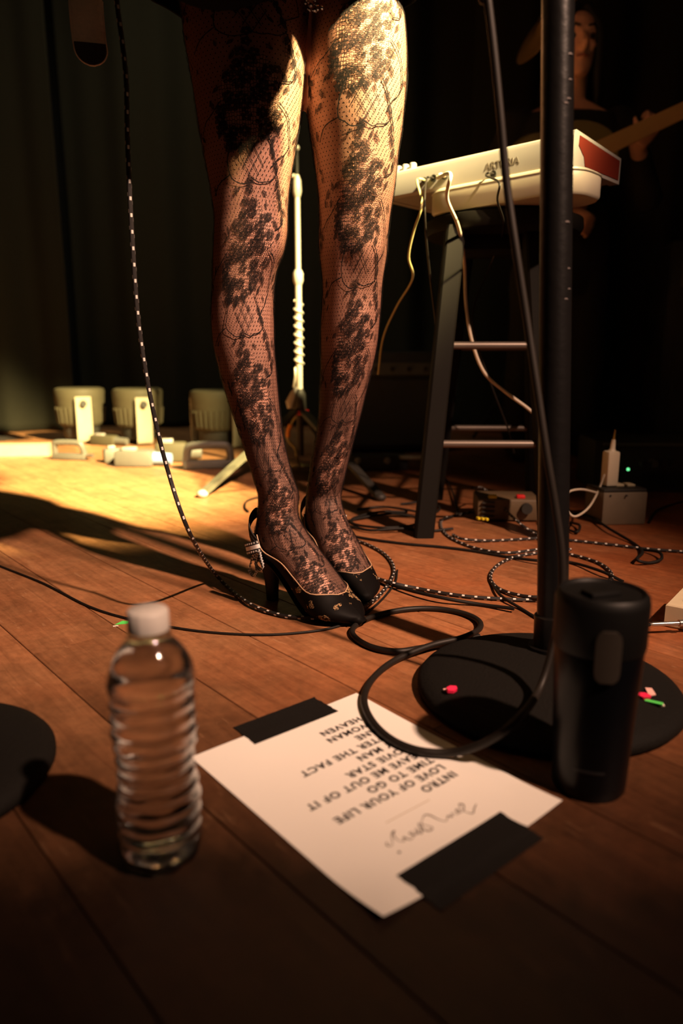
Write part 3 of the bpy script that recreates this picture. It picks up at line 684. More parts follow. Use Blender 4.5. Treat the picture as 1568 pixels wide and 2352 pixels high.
# handwritten heading: one flowing pen stroke
sig = [(0, 6), (6, 9), (12, 13), (15, 8), (14, 1), (11, -3), (9, 0), (14, 5), (19, 6), (21, 3), (19, 1), (18, 4), (23, 6), (26, 2), (29, 6), (31, 3), (34, 5), (38, 7), (41, 1), (42, -6), (45, -9), (50, -7), (56, -2), (60, 4), (58, 8), (53, 7), (55, 1), (58, -4), (61, 2), (65, 7), (67, 2), (64, 0), (66, 4), (71, 5), (73, 1), (70, 1), (73, 6), (78, 7), (80, 2), (83, 6), (86, 2), (84, -5), (80, -8), (84, -7), (90, 0), (94, 4), (97, 2), (95, -1)]
sp = spline([PP(0.158 - x * 0.00103, 0.0545 - y * 0.00105 + 0.00005 * x, 0.0003) for x, y in sig], 6)
MB().tube(sp, [0.00022 + 0.00035 * (0.5 + 0.5 * math.sin(k * 0.23)) for k in range(len(sp))], 5).build('handwritten_heading', M['ink_sig'], sl)
MB().ball(PP(0.060, 0.0455, 0.0002), 0.0014, 8, (1, 1, 0.25)).build('ink_dot', M['ink'], sl)
def tape(u0, u1, v0, v1, skew, label, seed):
    r = random.Random(seed); mb = MB(); n, k = 22, 10; tp = []
    for j in range(k + 1):
        v = v0 + (v1 - v0) * j / k; row = []
        for i in range(n + 1):
            f = i / n
            e0 = u0 + skew * j / k + (r.random() - 0.5) * 0.0016; e1 = u1 + skew * j / k + (r.random() - 0.5) * 0.002
            u = e0 + (e1 - e0) * f
            inside = 0 < u < PWD and 0 < v < PHT
            q = PP(u, v); zb = q.z if -0.012 < v < PHT + 0.004 else 0.0
            edge = min(1, abs(v - (0 if v0 < 0 else PHT)) / 0.008)
            zb = q.z + 0.0005 if (0 <= v <= PHT and -0.004 < u < PWD + 0.004) else 0.0011 + (1 - edge) * max(0, (q.z - 0.0012))
            row.append(Vector((q.x, q.y, zb + 0.0002 * r.random())))
        tp.append(row)
    bt = [[p - Vector((0, 0, 0.0004)) for p in rw] for rw in tp]
    mb.rings([a + b[::-1] for a, b in zip(tp, bt)])
    return tag(mb.build('gaffer_tape', M['gaffer'], angle=60), label, 'tape', 'gaffer tape on the song list')
tape(0.062, 0.172, 0.2585, 0.3035, 0.001, 'black gaffer tape strip on the far edge of the song list', 1)
tape(0.040, 0.165, -0.0175, 0.0275, 0.000, 'black gaffer tape strip on the near edge of the song list by the heading', 2)

# ================================================================== CONFETTI
def confetti(p, poly, h, m, label, ang=0.0):
    p = Vector(p); mb = MB().prism([(x, y) for x, y in poly], 0, h, lambda q: p + rotz(ang) @ (Matrix.Rotation(0.22, 3, 'X') @ q) + Vector((0, 0, 0.0005)))
    return tag(mb.build('confetti_piece', m, smooth=False), label, 'confetti', 'confetti scraps')
def base_z(p):
    r = math.hypot(p.x - bc.x, p.y - bc.y); R_ = 0.152; h = 0.038
    prof = [(0, h), (0.03, h), (R_ * 0.5, h * 0.85), (R_ * 0.72, h * 0.72), (R_ * 0.9, 0.021), (R_ - 0.004, 0.016), (R_, 0.011)]
    return float(np.interp(r, [q[0] for q in prof], [q[1] for q in prof]))
def GB(px, py):
    z = 0.02
    for _ in range(6): z = base_z(G(px, py, z))
    return G(px, py, z + 0.001)
pet = [(-0.006, -0.002), (0, -0.0045), (0.006, -0.002), (0.007, 0.002), (0.001, 0.0045), (-0.005, 0.003)]
zb = 0.031
confetti(GB(1036, 1588), pet, 0.004, M['conf_red'], 'red confetti scrap on the left part of the stand base', 0.4)
confetti(GB(1024, 1586), [(-0.003, -0.0015), (0.003, -0.001), (0.002, 0.002), (-0.003, 0.0015)], 0.001, M['conf_pink'], 'tiny pale pink scrap touching the red scrap on the stand base', 0.1)
confetti(GB(1478, 1602), pet, 0.003, M['conf_red'], 'dark red confetti scrap right of the tumbler', -0.5)
confetti(GB(1492, 1592), [(-0.005, -0.006), (0.004, -0.005), (0.006, 0.006), (-0.001, 0.008)], 0.001, M['conf_pink'], 'pale pink curled scrap right of the tumbler', 0.2)
confetti(GB(1501, 1616), [(-0.009, -0.002), (0.009, -0.002), (0.009, 0.002), (-0.009, 0.002)], 0.002, M['conf_green'], 'green paper strip right of the tumbler', -0.55)
confetti(GB(1518, 1621), [(-0.003, -0.002), (0.003, -0.002), (0.003, 0.002), (-0.003, 0.002)], 0.001, M['conf_white'], 'cream scrap at the tip of the green strip', 0.0)
confetti(G(1472, 1713), [(-0.012, -0.0012), (0.012, -0.0012), (0.012, 0.0012), (-0.012, 0.0012)], 0.001, M['conf_white'], 'cream sliver on the boards at the base rim right of the tumbler', 0.25)
confetti(G(280, 1432), [(-0.010, -0.003), (0.008, -0.004), (0.010, 0.002), (0.001, 0.005)], 0.001, M['conf_green'], 'bright green scrap on the boards by the bottle cap', 0.3)
confetti(G(266, 1439), [(-0.004, -0.001), (0.004, -0.001), (0.003, 0.0015), (-0.004, 0.0015)], 0.0006, M['conf_white'], 'tiny white scrap beside the green scrap', 0.3)

# ================================================================== THE SINGER
def limb(mb, pts, rad, n=16, sub=4):
    P = spline(pts, sub); m = len(rad)
    R = []
    for i in range(len(P)):
        t = i / sub; k = min(int(t), m - 2); f = t - k
        f = f * f * (3 - 2 * f); R.append(rad[k] * (1 - f) + rad[k + 1] * f)
    mb.tube(P, R, n); mb.ball(P[0], R[0] * 0.98, n); mb.ball(P[-1], R[-1] * 0.98, n)
def hand(mb, wrist, dirn, side, palm_n, curl=0.9, scale=1.0):
    """palm + four fingers and a thumb; dirn = towards fingers, side = towards thumb, palm_n = out of the palm"""
    w = Vector(wrist); d = Vector(dirn).normalized(); s = Vector(side).normalized(); n = Vector(palm_n).normalized()
    S = scale
    rg = []
    for t, hw, th in ((0, 0.024, 0.017), (0.03, 0.034, 0.016), (0.07, 0.041, 0.014), (0.09, 0.040, 0.011)):
        c = w + d * t * S
        rg.append([c + (s * math.cos(a) * hw + n * math.sin(a) * th) * S for a in [2 * PI * k / 14 for k in range(14)]])
    mb.rings(rg)
    for i, (off, L) in enumerate(((0.030, 0.070), (0.010, 0.078), (-0.010, 0.073), (-0.029, 0.058))):
        p = w + (d * 0.088 + s * off) * S; ang = 0.15; pts = [p - d * 0.015 * S, p]
        for seg in (0.45, 0.32, 0.23):
            ang += curl * 0.75
            p = p + (d * math.cos(ang) + n * math.sin(ang)) * L * seg * S; pts.append(p)
        limb(mb, pts, [0.0095 * S, 0.0095 * S, 0.0085 * S, 0.0078 * S, 0.0066 * S], 10, 3)
    p = w + (d * 0.03 + s * 0.030) * S; pts = [w + (d * 0.02 + s * 0.012) * S, p]
    for L, a in ((0.035, 0.5), (0.028, 0.9)):
        p = p + (d * 0.75 + s * math.cos(a) * 0.6 + n * math.sin(a)).normalized() * L * S; pts.append(p)
    limb(mb, pts, [0.013 * S, 0.012 * S, 0.010 * S, 0.008 * S], 10, 3)
def head(mb, c, yaw, pitch=0.0, S=1.0):
    """skull, jaw, nose, brow, lips, ears; c = centre of head; faces -Y when yaw = 0"""
    R = Matrix.Rotation(yaw, 3, 'Z') @ Matrix.Rotation(pitch, 3, 'X'); c = Vector(c)
    P = lambda x, y, z: c + R @ (Vector((x, y, z)) * S)
    prof = [(-0.112, 0.022, 0.020, -0.062), (-0.105, 0.036, 0.032, -0.052), (-0.085, 0.050, 0.050, -0.036), (-0.060, 0.059, 0.066, -0.020), (-0.030, 0.066, 0.078, -0.008), (0.0, 0.071, 0.088, 0.002), (0.035, 0.074, 0.094, 0.006), (0.070, 0.070, 0.088, 0.008), (0.095, 0.056, 0.070, 0.010), (0.112, 0.030, 0.040, 0.012)]
    rg = []
    for z, rx, ry, oy in prof:
        rg.append([P(rx * math.cos(a), oy + ry * math.sin(a), z) for a in [2 * PI * k / 24 for k in range(24)]])
    mb.rings(rg)
    mb.tube([P(0, -0.086, 0.018), P(0, -0.098, 0.0), P(0, -0.112, -0.022), P(0, -0.104, -0.034), P(0, -0.080, -0.034)], [0.007 * S, 0.009 * S, 0.0125 * S, 0.0115 * S, 0.006 * S], 10)
    for sx in (-1, 1):
        mb.ball(P(0.012 * sx, -0.096, -0.030), 0.008 * S, 8)
        mb.tube([P(0.012 * sx, -0.088, 0.026), P(0.032 * sx, -0.084, 0.031), P(0.052 * sx, -0.066, 0.024)], [0.007 * S, 0.008 * S, 0.005 * S], 8)
        mb.ball(P(0.038 * sx, -0.064, -0.018), 0.020 * S, 10, (1, 0.9, 0.8))
        mb.ball(P(0.073 * sx, 0.008, -0.006), 0.020 * S, 10, (0.35, 0.75, 1.35))
    mb.tube([P(-0.024, -0.080, -0.056), P(0, -0.091, -0.054), P(0.024, -0.080, -0.056)], [0.004 * S, 0.0065 * S, 0.004 * S], 8)
    mb.tube([P(-0.020, -0.078, -0.065), P(0, -0.088, -0.066), P(0.020, -0.078, -0.065)], [0.004 * S, 0.007 * S, 0.004 * S], 8)
    mb.ball(P(0, -0.072, -0.098), 0.020 * S, 10)
    return P

LEFT = [(-110, 398, 716), (0, 410, 712), (100, 422, 708), (200, 440, 703), (300, 455, 690), (400, 475, 672), (450, 484, 665), (500, 490, 663), (545, 489, 663), (585, 487, 655), (625, 486, 639), (665, 486, 632), (700, 484, 630), (750, 484, 631), (800, 490, 632), (850, 502, 636), (900, 516, 640), (950, 533, 645), (1000, 550, 651), (1050, 566, 661), (1100, 582, 675), (1135, 592, 686)]
RIGHT = [(-110, 716, 915), (0, 712, 925), (50, 710, 931), (100, 707, 935), (150, 703, 936), (200, 701, 935), (250, 702, 930), (300, 708, 925), (350, 716, 917), (400, 723, 912), (450, 729, 905), (500, 731, 897), (545, 730, 893), (585, 732, 891), (625, 737, 884), (660, 739, 879), (700, 738, 876), (750, 735, 872), (800, 735, 866), (850, 735, 855), (900, 733, 842), (950, 731, 830), (1000, 725, 816), (1050, 716, 803), (1100, 708, 791)]
FOOT = [((-0.012, 0.140), (0.060, 0.150), 0.0295), ((-0.021, 0.112), (0.074, 0.130), 0.0310), ((-0.012, 0.088), (0.094, 0.112), 0.0325), ((0.030, 0.074), (0.112, 0.094), 0.0340), ((0.068, 0.050), (0.130, 0.076), 0.0370), ((0.100, 0.024), (0.150, 0.056), 0.0410), ((0.125, 0.0095), (0.168, 0.039), 0.0420), ((0.152, 0.0075), (0.186, 0.027), 0.0360), ((0.176, 0.0070), (0.200, 0.018), 0.0210), ((0.193, 0.0075), (0.206, 0.013), 0.0090)]
FS = 0.94
class Leg:
    def __init__(self, rows, Yf, phi, heel):
        self.phi = phi; self.heel = Vector(heel)
        self.d = Vector((math.sin(phi), -math.cos(phi), 0)); self.s = Vector((math.cos(phi), math.sin(phi), 0))
        ctr = []; ax = []; bx = []; yp = []
        for (y, xl, xr) in rows:
            Y = Yf(y); l = D(xl, y, Y); r = D(xr, y, Y)
            hw = (r.x - l.x) / 2 * 0.975; k = 1.06
            r2 = hw / math.sqrt((k * math.sin(phi)) ** 2 + math.cos(phi) ** 2)
            c = (l + r) / 2
            ctr.append(c); ax.append(self.s * r2); bx.append(self.d * (k * r2)); yp.append(y)
        self.foot_start = len(ctr)
        for (B, T, w) in FOOT:
            B3 = self.F(B[0] * FS, 0, B[1]); T3 = self.F(T[0] * FS, 0, T[1])
            ctr.append((B3 + T3) / 2); bx.append((T3 - B3) / 2); ax.append(self.s * w)
        q = [0.0]
        for i in range(1, len(ctr)): q.append(q[-1] + max(0.004, (ctr[i] - ctr[i - 1]).length))
        self.kq = np.array(q); self.key = (ctr, ax, bx)
        self.q_of_y = lambda y: float(np.interp(y, yp, q[:len(yp)]))
        arr = np.array([list(c) + list(a) + list(b) for c, a, b in zip(ctr, ax, bx)])
        # dense resample, catmull-rom with non uniform knots (finite difference hermite)
        mm = np.zeros_like(arr)
        for i in range(len(arr)):
            if 0 < i < len(arr) - 1:
                mm[i] = (arr[i + 1] - arr[i - 1]) / (self.kq[i + 1] - self.kq[i - 1])
            elif i == 0: mm[i] = (arr[1] - arr[0]) / (self.kq[1] - self.kq[0])
            else: mm[i] = (arr[-1] - arr[-2]) / (self.kq[-1] - self.kq[-2])
        self.Q = np.arange(0, self.kq[-1], 0.0028)
        out = []
        for x in self.Q:
            i = min(len(arr) - 2, max(0, int(np.searchsorted(self.kq, x, 'right') - 1)))
            h = self.kq[i + 1] - self.kq[i]; t = (x - self.kq[i]) / h
            out.append(arr[i] * (2 * t ** 3 - 3 * t * t + 1) + mm[i] * h * (t ** 3 - 2 * t * t + t) + arr[i + 1] * (-2 * t ** 3 + 3 * t * t) + mm[i + 1] * h * (t ** 3 - t * t))
        self.A = np.array(out)
    def F(self, a, s, z): return self.heel + self.d * a + self.s * s + Vector((0, 0, z))
    def at(self, u, q, off=0.0):
        t = min(max(q / 0.0028, 0), len(self.A) - 1.001); i = int(t); f = t - i
        v = self.A[i] * (1 - f) + self.A[i + 1] * f
        c, a, b = Vector(v[0:3]), Vector(v[3:6]), Vector(v[6:9])
        rel = a * math.sin(u) + b * math.cos(u)
        kq = getattr(self, 'knee_q', None)
        if kq is not None:      # kneecap and the hollows beside it
            du = (u + PI) % (2 * PI) - PI
            e = 0.006 * math.exp(-(du / 0.45) ** 2 - ((q - kq) / 0.030) ** 2) - 0.004 * math.exp(-(du / 0.35) ** 2 - ((q - kq - 0.062) / 0.022) ** 2) \
                - 0.003 * math.exp(-((abs(du) - 0.75) / 0.28) ** 2 - ((q - kq) / 0.035) ** 2) + 0.0022 * math.exp(-(du / 0.25) ** 2) * (1 if q > kq + 0.08 else 0) * min(1, max(0, (q - kq - 0.08) / 0.05)) * (1 if q < kq + 0.32 else 0)
            rel = rel + rel.normalized() * e
        return c + rel + rel.normalized() * off
    def shell(self, mb, off, n, q0=0.0, q1=None):
        rg = []; Q = [x for x in self.Q if x >= q0 and (q1 is None or x <= q1)]
        for x in Q: rg.append([self.at(2 * PI * k / n, x, off) for k in range(n)])
        mb.rings(rg)
legL = Leg(LEFT, lambda y: 1.115 + 0.055 * max(0, (1150 - y) / 1150), math.radians(49.5), (-0.1185, 1.1290, 0))
legR = Leg(RIGHT, lambda y: 1.248 - 0.070 * min(1, max(0, (1150 - y) / 700)), math.radians(26.0), (-0.0415, 1.2730, 0))
legL.knee_q = legL.q_of_y(590); legR.knee_q = legR.q_of_y(600)

sb = MB()
legL.shell(sb, 0.0, 40); legR.shell(sb, 0.0, 40)
hipc = Vector((-0.085, 1.175, 0))
def torso_rings(spec, n=32):
    return [[hipc + Vector((ox + rx * math.cos(2 * PI * k / n), oy + ry * math.sin(2 * PI * k / n), z)) for k in range(n)] for z, rx, ry, ox, oy in spec]
sb.rings(torso_rings([(0.90, 0.150, 0.085, 0, 0), (0.95, 0.172, 0.105, 0, 0), (1.02, 0.170, 0.110, 0, 0), (1.10, 0.140, 0.095, 0, -0.005), (1.17, 0.125, 0.085, 0, -0.005), (1.26, 0.135, 0.095, 0, 0), (1.36, 0.150, 0.105, 0, -0.005), (1.45, 0.155, 0.090, 0, 0.0), (1.50, 0.120, 0.065, 0, 0.005), (1.53, 0.060, 0.055, 0, 0.01)]))
limb(sb, [hipc + Vector((0, 0.01, 1.50)), hipc + Vector((0, 0.0, 1.57)), hipc + Vector((0, -0.015, 1.63))], [0.055, 0.050, 0.050])
HP = head(sb, hipc + Vector((0, -0.03, 1.715)), 0.15)
shR, shL = hipc + Vector((-0.165, 0, 1.46)), hipc + Vector((0.165, 0, 1.46))
limb(sb, [shR, hipc + Vector((-0.27, -0.06, 1.18)), hipc + Vector((-0.13, -0.25, 1.09)), hipc + Vector((-0.06, -0.325, 1.03))], [0.048, 0.042, 0.032, 0.026])
hand(sb, hipc + Vector((-0.06, -0.325, 1.03)), (0.9, -0.02, -0.4), (0.3, -0.2, 0.9), (0, 0.9, 0), 0.6)
limb(sb, [shL, hipc + Vector((0.27, -0.10, 1.17)), hipc + Vector((0.36, -0.23, 1.29)), hipc + Vector((0.40, -0.27, 1.34))], [0.048, 0.042, 0.032, 0.026])
hand(sb, hipc + Vector((0.40, -0.27, 1.34)), (0.5, -0.1, 0.85), (-0.3, -0.8, 0.4), (0.1, -0.2, 0.4), 0.9)
singer = remesh_obj('person', sb, 0.0045, M['skin'], None, 3)
tag(singer, 'woman in black lace tights and bow heels standing at the microphone', 'person')

# lace tights: net shell with uv in metres and painted-in open / panel zones
UNIT_FL = [(0, 4, 8), (-3, 22, 8), (-13, 44, 9), (9, 47, 9), (19, 66, 8), (-20, 68, 8), (-38, 192, 10), (-54, 206, 10), (-30, 216, 10), (-47, 232, 10), (-36, 252, 9), (48, 78, 8)]
ENV = [(58, -14, 28), (80, -28, 42), (110, -50, 56), (150, -62, 62), (185, -64, 58), (215, -62, 44), (240, -56, 18), (262, -44, -14)]
def env_at(y):
    i = min(max([k for k in range(len(ENV)) if ENV[k][0] <= y] or [0]), len(ENV) - 2)
    f = (y - ENV[i][0]) / (ENV[i + 1][0] - ENV[i][0])
    return ENV[i][1] * (1 - f) + ENV[i + 1][1] * f, ENV[i][2] * (1 - f) + ENV[i + 1][2] * f
def _cluster():
    r = random.Random(21); ctr = []; out = []
    for _ in range(5000):
        y = r.uniform(66, 256); lo, hi = env_at(y); x = r.uniform(lo + 3, hi - 3)
        if any(((x - ox) / (oa * 1.12)) ** 2 + ((y - oy) / (ob * 1.12)) ** 2 < 1.0 for ox, oy, oa, ob in UNIT_OPEN): continue
        if any((x - q[0]) ** 2 + (y - q[1]) ** 2 < 19.5 ** 2 for q in ctr): continue
        ctr.append((x, y))
    for x, y in ctr:
        R0 = r.uniform(7.2, 9.0); a0 = r.random() * 6; n = r.choice((5, 5, 6))
        for k in range(n):
            a = a0 + 2 * PI * k / n
            out.append((x + math.cos(a) * R0, y + math.sin(a) * R0, R0 * 0.66, R0 * 0.54, a))
    return out
UNIT_LEAF = [(64, 92, 20, -0.5), (72, 118, 18, 0.5), (-46, 92, 18, 0.6), (-66, 122, 16, 0.9), (60, 214, 20, -0.3), (48, 236, 18, 0.3), (-18, 262, 20, 0.2), (4, 256, 18, -0.3), (-66, 226, 16, 0.5), (22, 232, 17, -0.2), (-30, 22, 14, 0.9), (34, 30, 14, -0.8),
             (78, 30, 24, -0.3), (86, 52, 22, 0.35), (70, 8, 20, 0.2), (62, -26, 22, -0.3), (54, -52, 20, -0.4), (92, 78, 20, 0.1), (104, 64, 18, -0.7)]
UNIT_VINE = [[(0, 0), (20, 8), (34, 4), (52, 2), (66, -14), (60, -40), (48, -66), (38, -84)], [(0, 8), (-22, 12), (-40, 2), (-52, -10), (-50, -36), (-42, -66), (-36, -84)], [(66, -14), (80, 14), (86, 44), (92, 70), (84, 92), (64, 100)], [(58, 150), (78, 172), (90, 200), (98, 240)], [(-56, 150), (-80, 176), (-98, 190), (-118, 214)], [(-52, -10), (-84, 4), (-108, 30)], [(98, 240), (84, 262), (66, 276), (52, 300)]]
UNIT_OPEN = [(20, 66, 12, 20), (-36, 196, 21, 28), (8, 208, 17, 19), (47, 152, 14, 24), (-46, 122, 12, 15), (-10, 126, 10, 15), (15, 166, 10, 12), (36, 96, 9, 12), (70, 28, 6, 22)]
UNIT_PET = _cluster()
PX = 0.00068
RU = 0.070
BUDS = {legL: [-90, 130, 432, 766, 1070, 1262], legR: [-20, 312, 655, 960, 1182]}
tights = MB(); tuv = []; topen = []; tpanel = []; tthread = []
lace_fill = MB(); lace_rim = MB()
rl = random.Random(5)
for leg in (legL, legR):
    u0 = -leg.phi + 0.10
    qmax = leg.kq[-1] - 0.03
    qb = []
    for y in BUDS[leg]:
        if y < 1150: qb.append(leg.q_of_y(y) if y >= -110 else leg.q_of_y(-110) + (y + 110) * PX)
        else: qb.append(leg.q_of_y(1100) + (y - 1100) * PX * (1.0 if leg is legL else 1.05))
    units = []
    for col, (du, dq, mir) in enumerate(((0.0, 0.0, 1), (2.15, 0.105, -1), (-2.15, 0.11, 1))):
        for i, qq in enumerate(qb):
            nxt = qb[i + 1] if i + 1 < len(qb) else qq + 0.19
            sc = min(1.1, max(0.55, (nxt - qq) / 0.222))
            rad = float(np.linalg.norm(leg.A[min(len(leg.A) - 1, max(0, int(qq / 0.0028)))][3:6]))
            sx = min(1.05, max(0.55, rad / 0.066))
            units.append((u0 + du, qq + dq * sc, sc, sx, mir))
    n = 112; Q = leg.Q[leg.Q < leg.kq[-1] - 0.004]
    opens = []
    for (uu, qq, sc, sx, mir) in units:
        for (x, y, a, b) in UNIT_OPEN: opens.append((uu + mir * x * PX / RU * sx / max(0.55, sx), qq + y * PX * sc, a * PX / RU, b * PX * sc))
    U = np.arange(n + 1) * 2 * PI / n
    OP = np.zeros((len(Q), n + 1)); PN = np.zeros((len(Q), n + 1))
    for (ou, oq, a, b) in opens:
        dU = (U[None, :] - ou + PI) % (2 * PI) - PI; dQ = Q[:, None] - oq
        wob = 1 + 0.25 * np.sin(dU * 60 + oq * 90) * np.cos(dQ * 300)
        OP = np.maximum(OP, np.clip(1.5 - ((dU / a) ** 2 + (dQ / b) ** 2) * wob, 0, 1))
    for (uu, qq, sc, sx, mir) in units:      # the whole flower cluster lies on open hex net
        for y in range(64, 262, 9):
            lo, hi = env_at(y)
            dU = (U[None, :] - (uu + mir * (lo + hi) / 2 * PX / RU) + PI) % (2 * PI) - PI; dQ = Q[:, None] - (qq + y * PX * sc)
            OP = np.maximum(OP, ((np.abs(dU) < (hi - lo) / 2 * PX / RU) & (np.abs(dQ) < 5.2 * PX * sc)).astype(float))
    for (uu, qq, sc, sx, mir) in units:
        dU = (U[None, :] - (uu + mir * 8 * PX / RU) + PI) % (2 * PI) - PI; dQ = Q[:, None] - (qq - 36 * PX * sc)
        PN = np.maximum(PN, ((np.abs(dU) / (36 * PX / RU) + np.abs(dQ) / (40 * PX * sc)) < 1).astype(float))
    base = len(tights.v); rg = []
    for iq, x in enumerate(Q):
        rg.append([leg.at(U[k], x, 0.0012) for k in range(n + 1)])
        tuv += [(U[k] * RU, x) for k in range(n + 1)]
    tights.rings(rg, closed=False)
    Rr = np.array([0.5 * (np.linalg.norm(leg.A[min(len(leg.A) - 1, int(x / 0.0028))][3:6]) + np.linalg.norm(leg.A[min(len(leg.A) - 1, int(x / 0.0028))][6:9])) for x in Q])
    TH = np.interp(Rr, [0.034, 0.040, 0.047], [0.34, 0.25, 0.135])
    TH = np.where(Q > leg.kq[leg.foot_start], np.maximum(TH, 0.32), TH)
    tthread += list(np.repeat(TH, n + 1))
    topen += list(OP.ravel()); tpanel += list(PN.ravel())
    def put(u, q, off): return leg.at(u, min(q, leg.kq[-1] - 0.006), off)
    def ok(q): return 0.0 < q < leg.kq[-1] - 0.012
    def outline(uu, qq, sc, sx, mir, pts, lay, rimw=0.00075, fill=True):
        if not all(ok(qq + y * PX * sc) for x, y in pts): return
        m = len(pts); cx = sum(p[0] for p in pts) / m; cy = sum(p[1] for p in pts) / m
        e = 0.0018 + lay
        W = [put(uu + mir * x * PX / RU, qq + y * PX * sc, e) for x, y in pts]
        if fill:
            c = put(uu + mir * cx * PX / RU, qq + cy * PX * sc, e + 0.0002)
            lace_fill.add([c] + W, [(0, 1 + i, 1 + (i + 1) % m) for i in range(m)])
        k = rimw / (PX * 9)
        V = [put(uu + mir * (cx + (x - cx) * (1 - k)) * PX / RU, qq + (cy + (y - cy) * (1 - k)) * PX * sc, e + 0.0003) for x, y in pts]
        V2 = [put(uu + mir * x * PX / RU, qq + y * PX * sc, e + 0.0003) for x, y in pts]
        lace_rim.add(V + V2, [(i, (i + 1) % m, m + (i + 1) % m, m + i) for i in range(m)])
    def ribbon(uu, qq, sc, mir, pts, w):
        P2 = spline([Vector((x, y, 0)) for x, y in pts], 6)
        if not all(ok(qq + p.y * PX * sc) for p in P2): return
        A_, B_ = [], []
        for i, p in enumerate(P2):
            t = (P2[min(len(P2) - 1, i + 1)] - P2[max(0, i - 1)]); t.normalize() if t.length else None
            nx, ny = -t.y, t.x
            ww = w * (0.75 + 0.5 * abs(math.sin(i * 0.9)))
            A_.append(put(uu + mir * (p.x + nx * ww) * PX / RU, qq + (p.y + ny * ww) * PX * sc, 0.0022)); B_.append(put(uu + mir * (p.x - nx * ww) * PX / RU, qq + (p.y - ny * ww) * PX * sc, 0.0022))
        m = len(A_); lace_rim.add(A_ + B_, [(i, i + 1, m + i + 1, m + i) for i in range(m - 1)])
    for (uu, qq, sc, sx, mir) in units:
        jit = lambda a: a + rl.uniform(-2.5, 2.5)
        for vpts in UNIT_VINE: ribbon(uu, qq, sc, mir, [(jit(x), jit(y)) for x, y in vpts], 1.15)
        for (x, y, r) in UNIT_FL:
            x, y = jit(x), jit(y); a0 = rl.random() * 6
            if any(((x - ox) / oa) ** 2 + ((y - oy) / ob) ** 2 < 0.35 for ox, oy, oa, ob in UNIT_OPEN): continue
            for k in range(5):
                a = a0 + 2 * PI * k / 5; pxx, pyy = x + math.cos(a) * r * 0.72, y + math.sin(a) * r * 0.72
                outline(uu, qq, sc, sx, mir, [(pxx + math.cos(2 * PI * j / 8) * r * 0.52, pyy + math.sin(2 * PI * j / 8) * r * 0.52) for j in range(8)], 0.0001 * k)
        for idx, (x, y, a, b, rot) in enumerate(UNIT_PET):
            rot += rl.uniform(-0.4, 0.4)
            pts = []
            for j in range(12):
                t = 2 * PI * j / 12; w = 1 + 0.10 * math.cos(3 * t + idx)
                ex, ey = a * w * math.cos(t), b * w * math.sin(t)
                pts.append((x + ex * math.cos(rot) - ey * math.sin(rot), y + ex * math.sin(rot) + ey * math.cos(rot)))
            outline(uu, qq, sc, sx, mir, pts, 0.00012 * (idx % 4))
            if False:
                outline(uu, qq, sc, sx, mir, [(x + (p[0] - x) * 0.55, y + (p[1] - y) * 0.55) for p in pts], 0.0006, fill=False)
        for (x, y, L, rot) in UNIT_LEAF:
            x, y = jit(x), jit(y); pts = []
            for t, w in ((-1, 0.0), (-0.6, 0.22), (-0.1, 0.34), (0.4, 0.24), (1, 0.0), (0.4, -0.24), (-0.1, -0.34), (-0.6, -0.22)):
                ex, ey = w * L * 0.85, t * L * 0.62
                pts.append((x + ex * math.cos(rot) - ey * math.sin(rot), y + ex * math.sin(rot) + ey * math.cos(rot)))
            outline(uu, qq, sc, sx, mir, pts, 0.0001)
        for _ in range(16):   # stray buds and snippets on the net
            x, y = rl.uniform(-130, 130), rl.uniform(0, 300)
            if abs(x) < 60 and 60 < y < 240: continue
            L = rl.uniform(6, 11); rot = rl.uniform(-0.7, 0.7)
            outline(uu, qq, sc, sx, mir, [(x + ex * L * math.cos(rot) - ey * L * math.sin(rot), y + ex * L * math.sin(rot) + ey * L * math.cos(rot)) for ex, ey in ((0, -1.2), (0.4, -0.3), (0.35, 0.6), (0, 1.1), (-0.35, 0.5), (-0.4, -0.4))], 0.0)
tights.uv = tuv
to = tights.build('lace_tights', M['net'], singer, angle=180)
for nm, arr in (('open', topen), ('panel', tpanel), ('thread', tthread)):
    at = to.data.attributes.new(nm, 'FLOAT', 'POINT'); at.data.foreach_set('value', np.asarray(arr, dtype=np.float32))
lf = lace_fill.build('lace_flowers', M['lace'], to, angle=180); lf['kind'] = 'stuff'
lr = lace_rim.build('lace_cording', M['lace_rim'], to, angle=180); lr['kind'] = 'stuff'

# the sheer ground of the tights: a thin absorbing layer between net and skin
sm_, snt, sbn = newmat('tights_sheer_ground')
snt.nodes.remove(sbn)
va = snt.nodes.new('ShaderNodeVolumeAbsorption'); va.inputs['Color'].default_value = (0.30, 0.16, 0.13, 1); va.inputs['Density'].default_value = 270.0
snt.links.new(va.outputs[0], snt.nodes['Material Output'].inputs['Volume'])
shr = MB(); legL.shell(shr, 0.0004, 48); legR.shell(shr, 0.0004, 48)
shr.build('sheer_ground', sm_, to, angle=180)

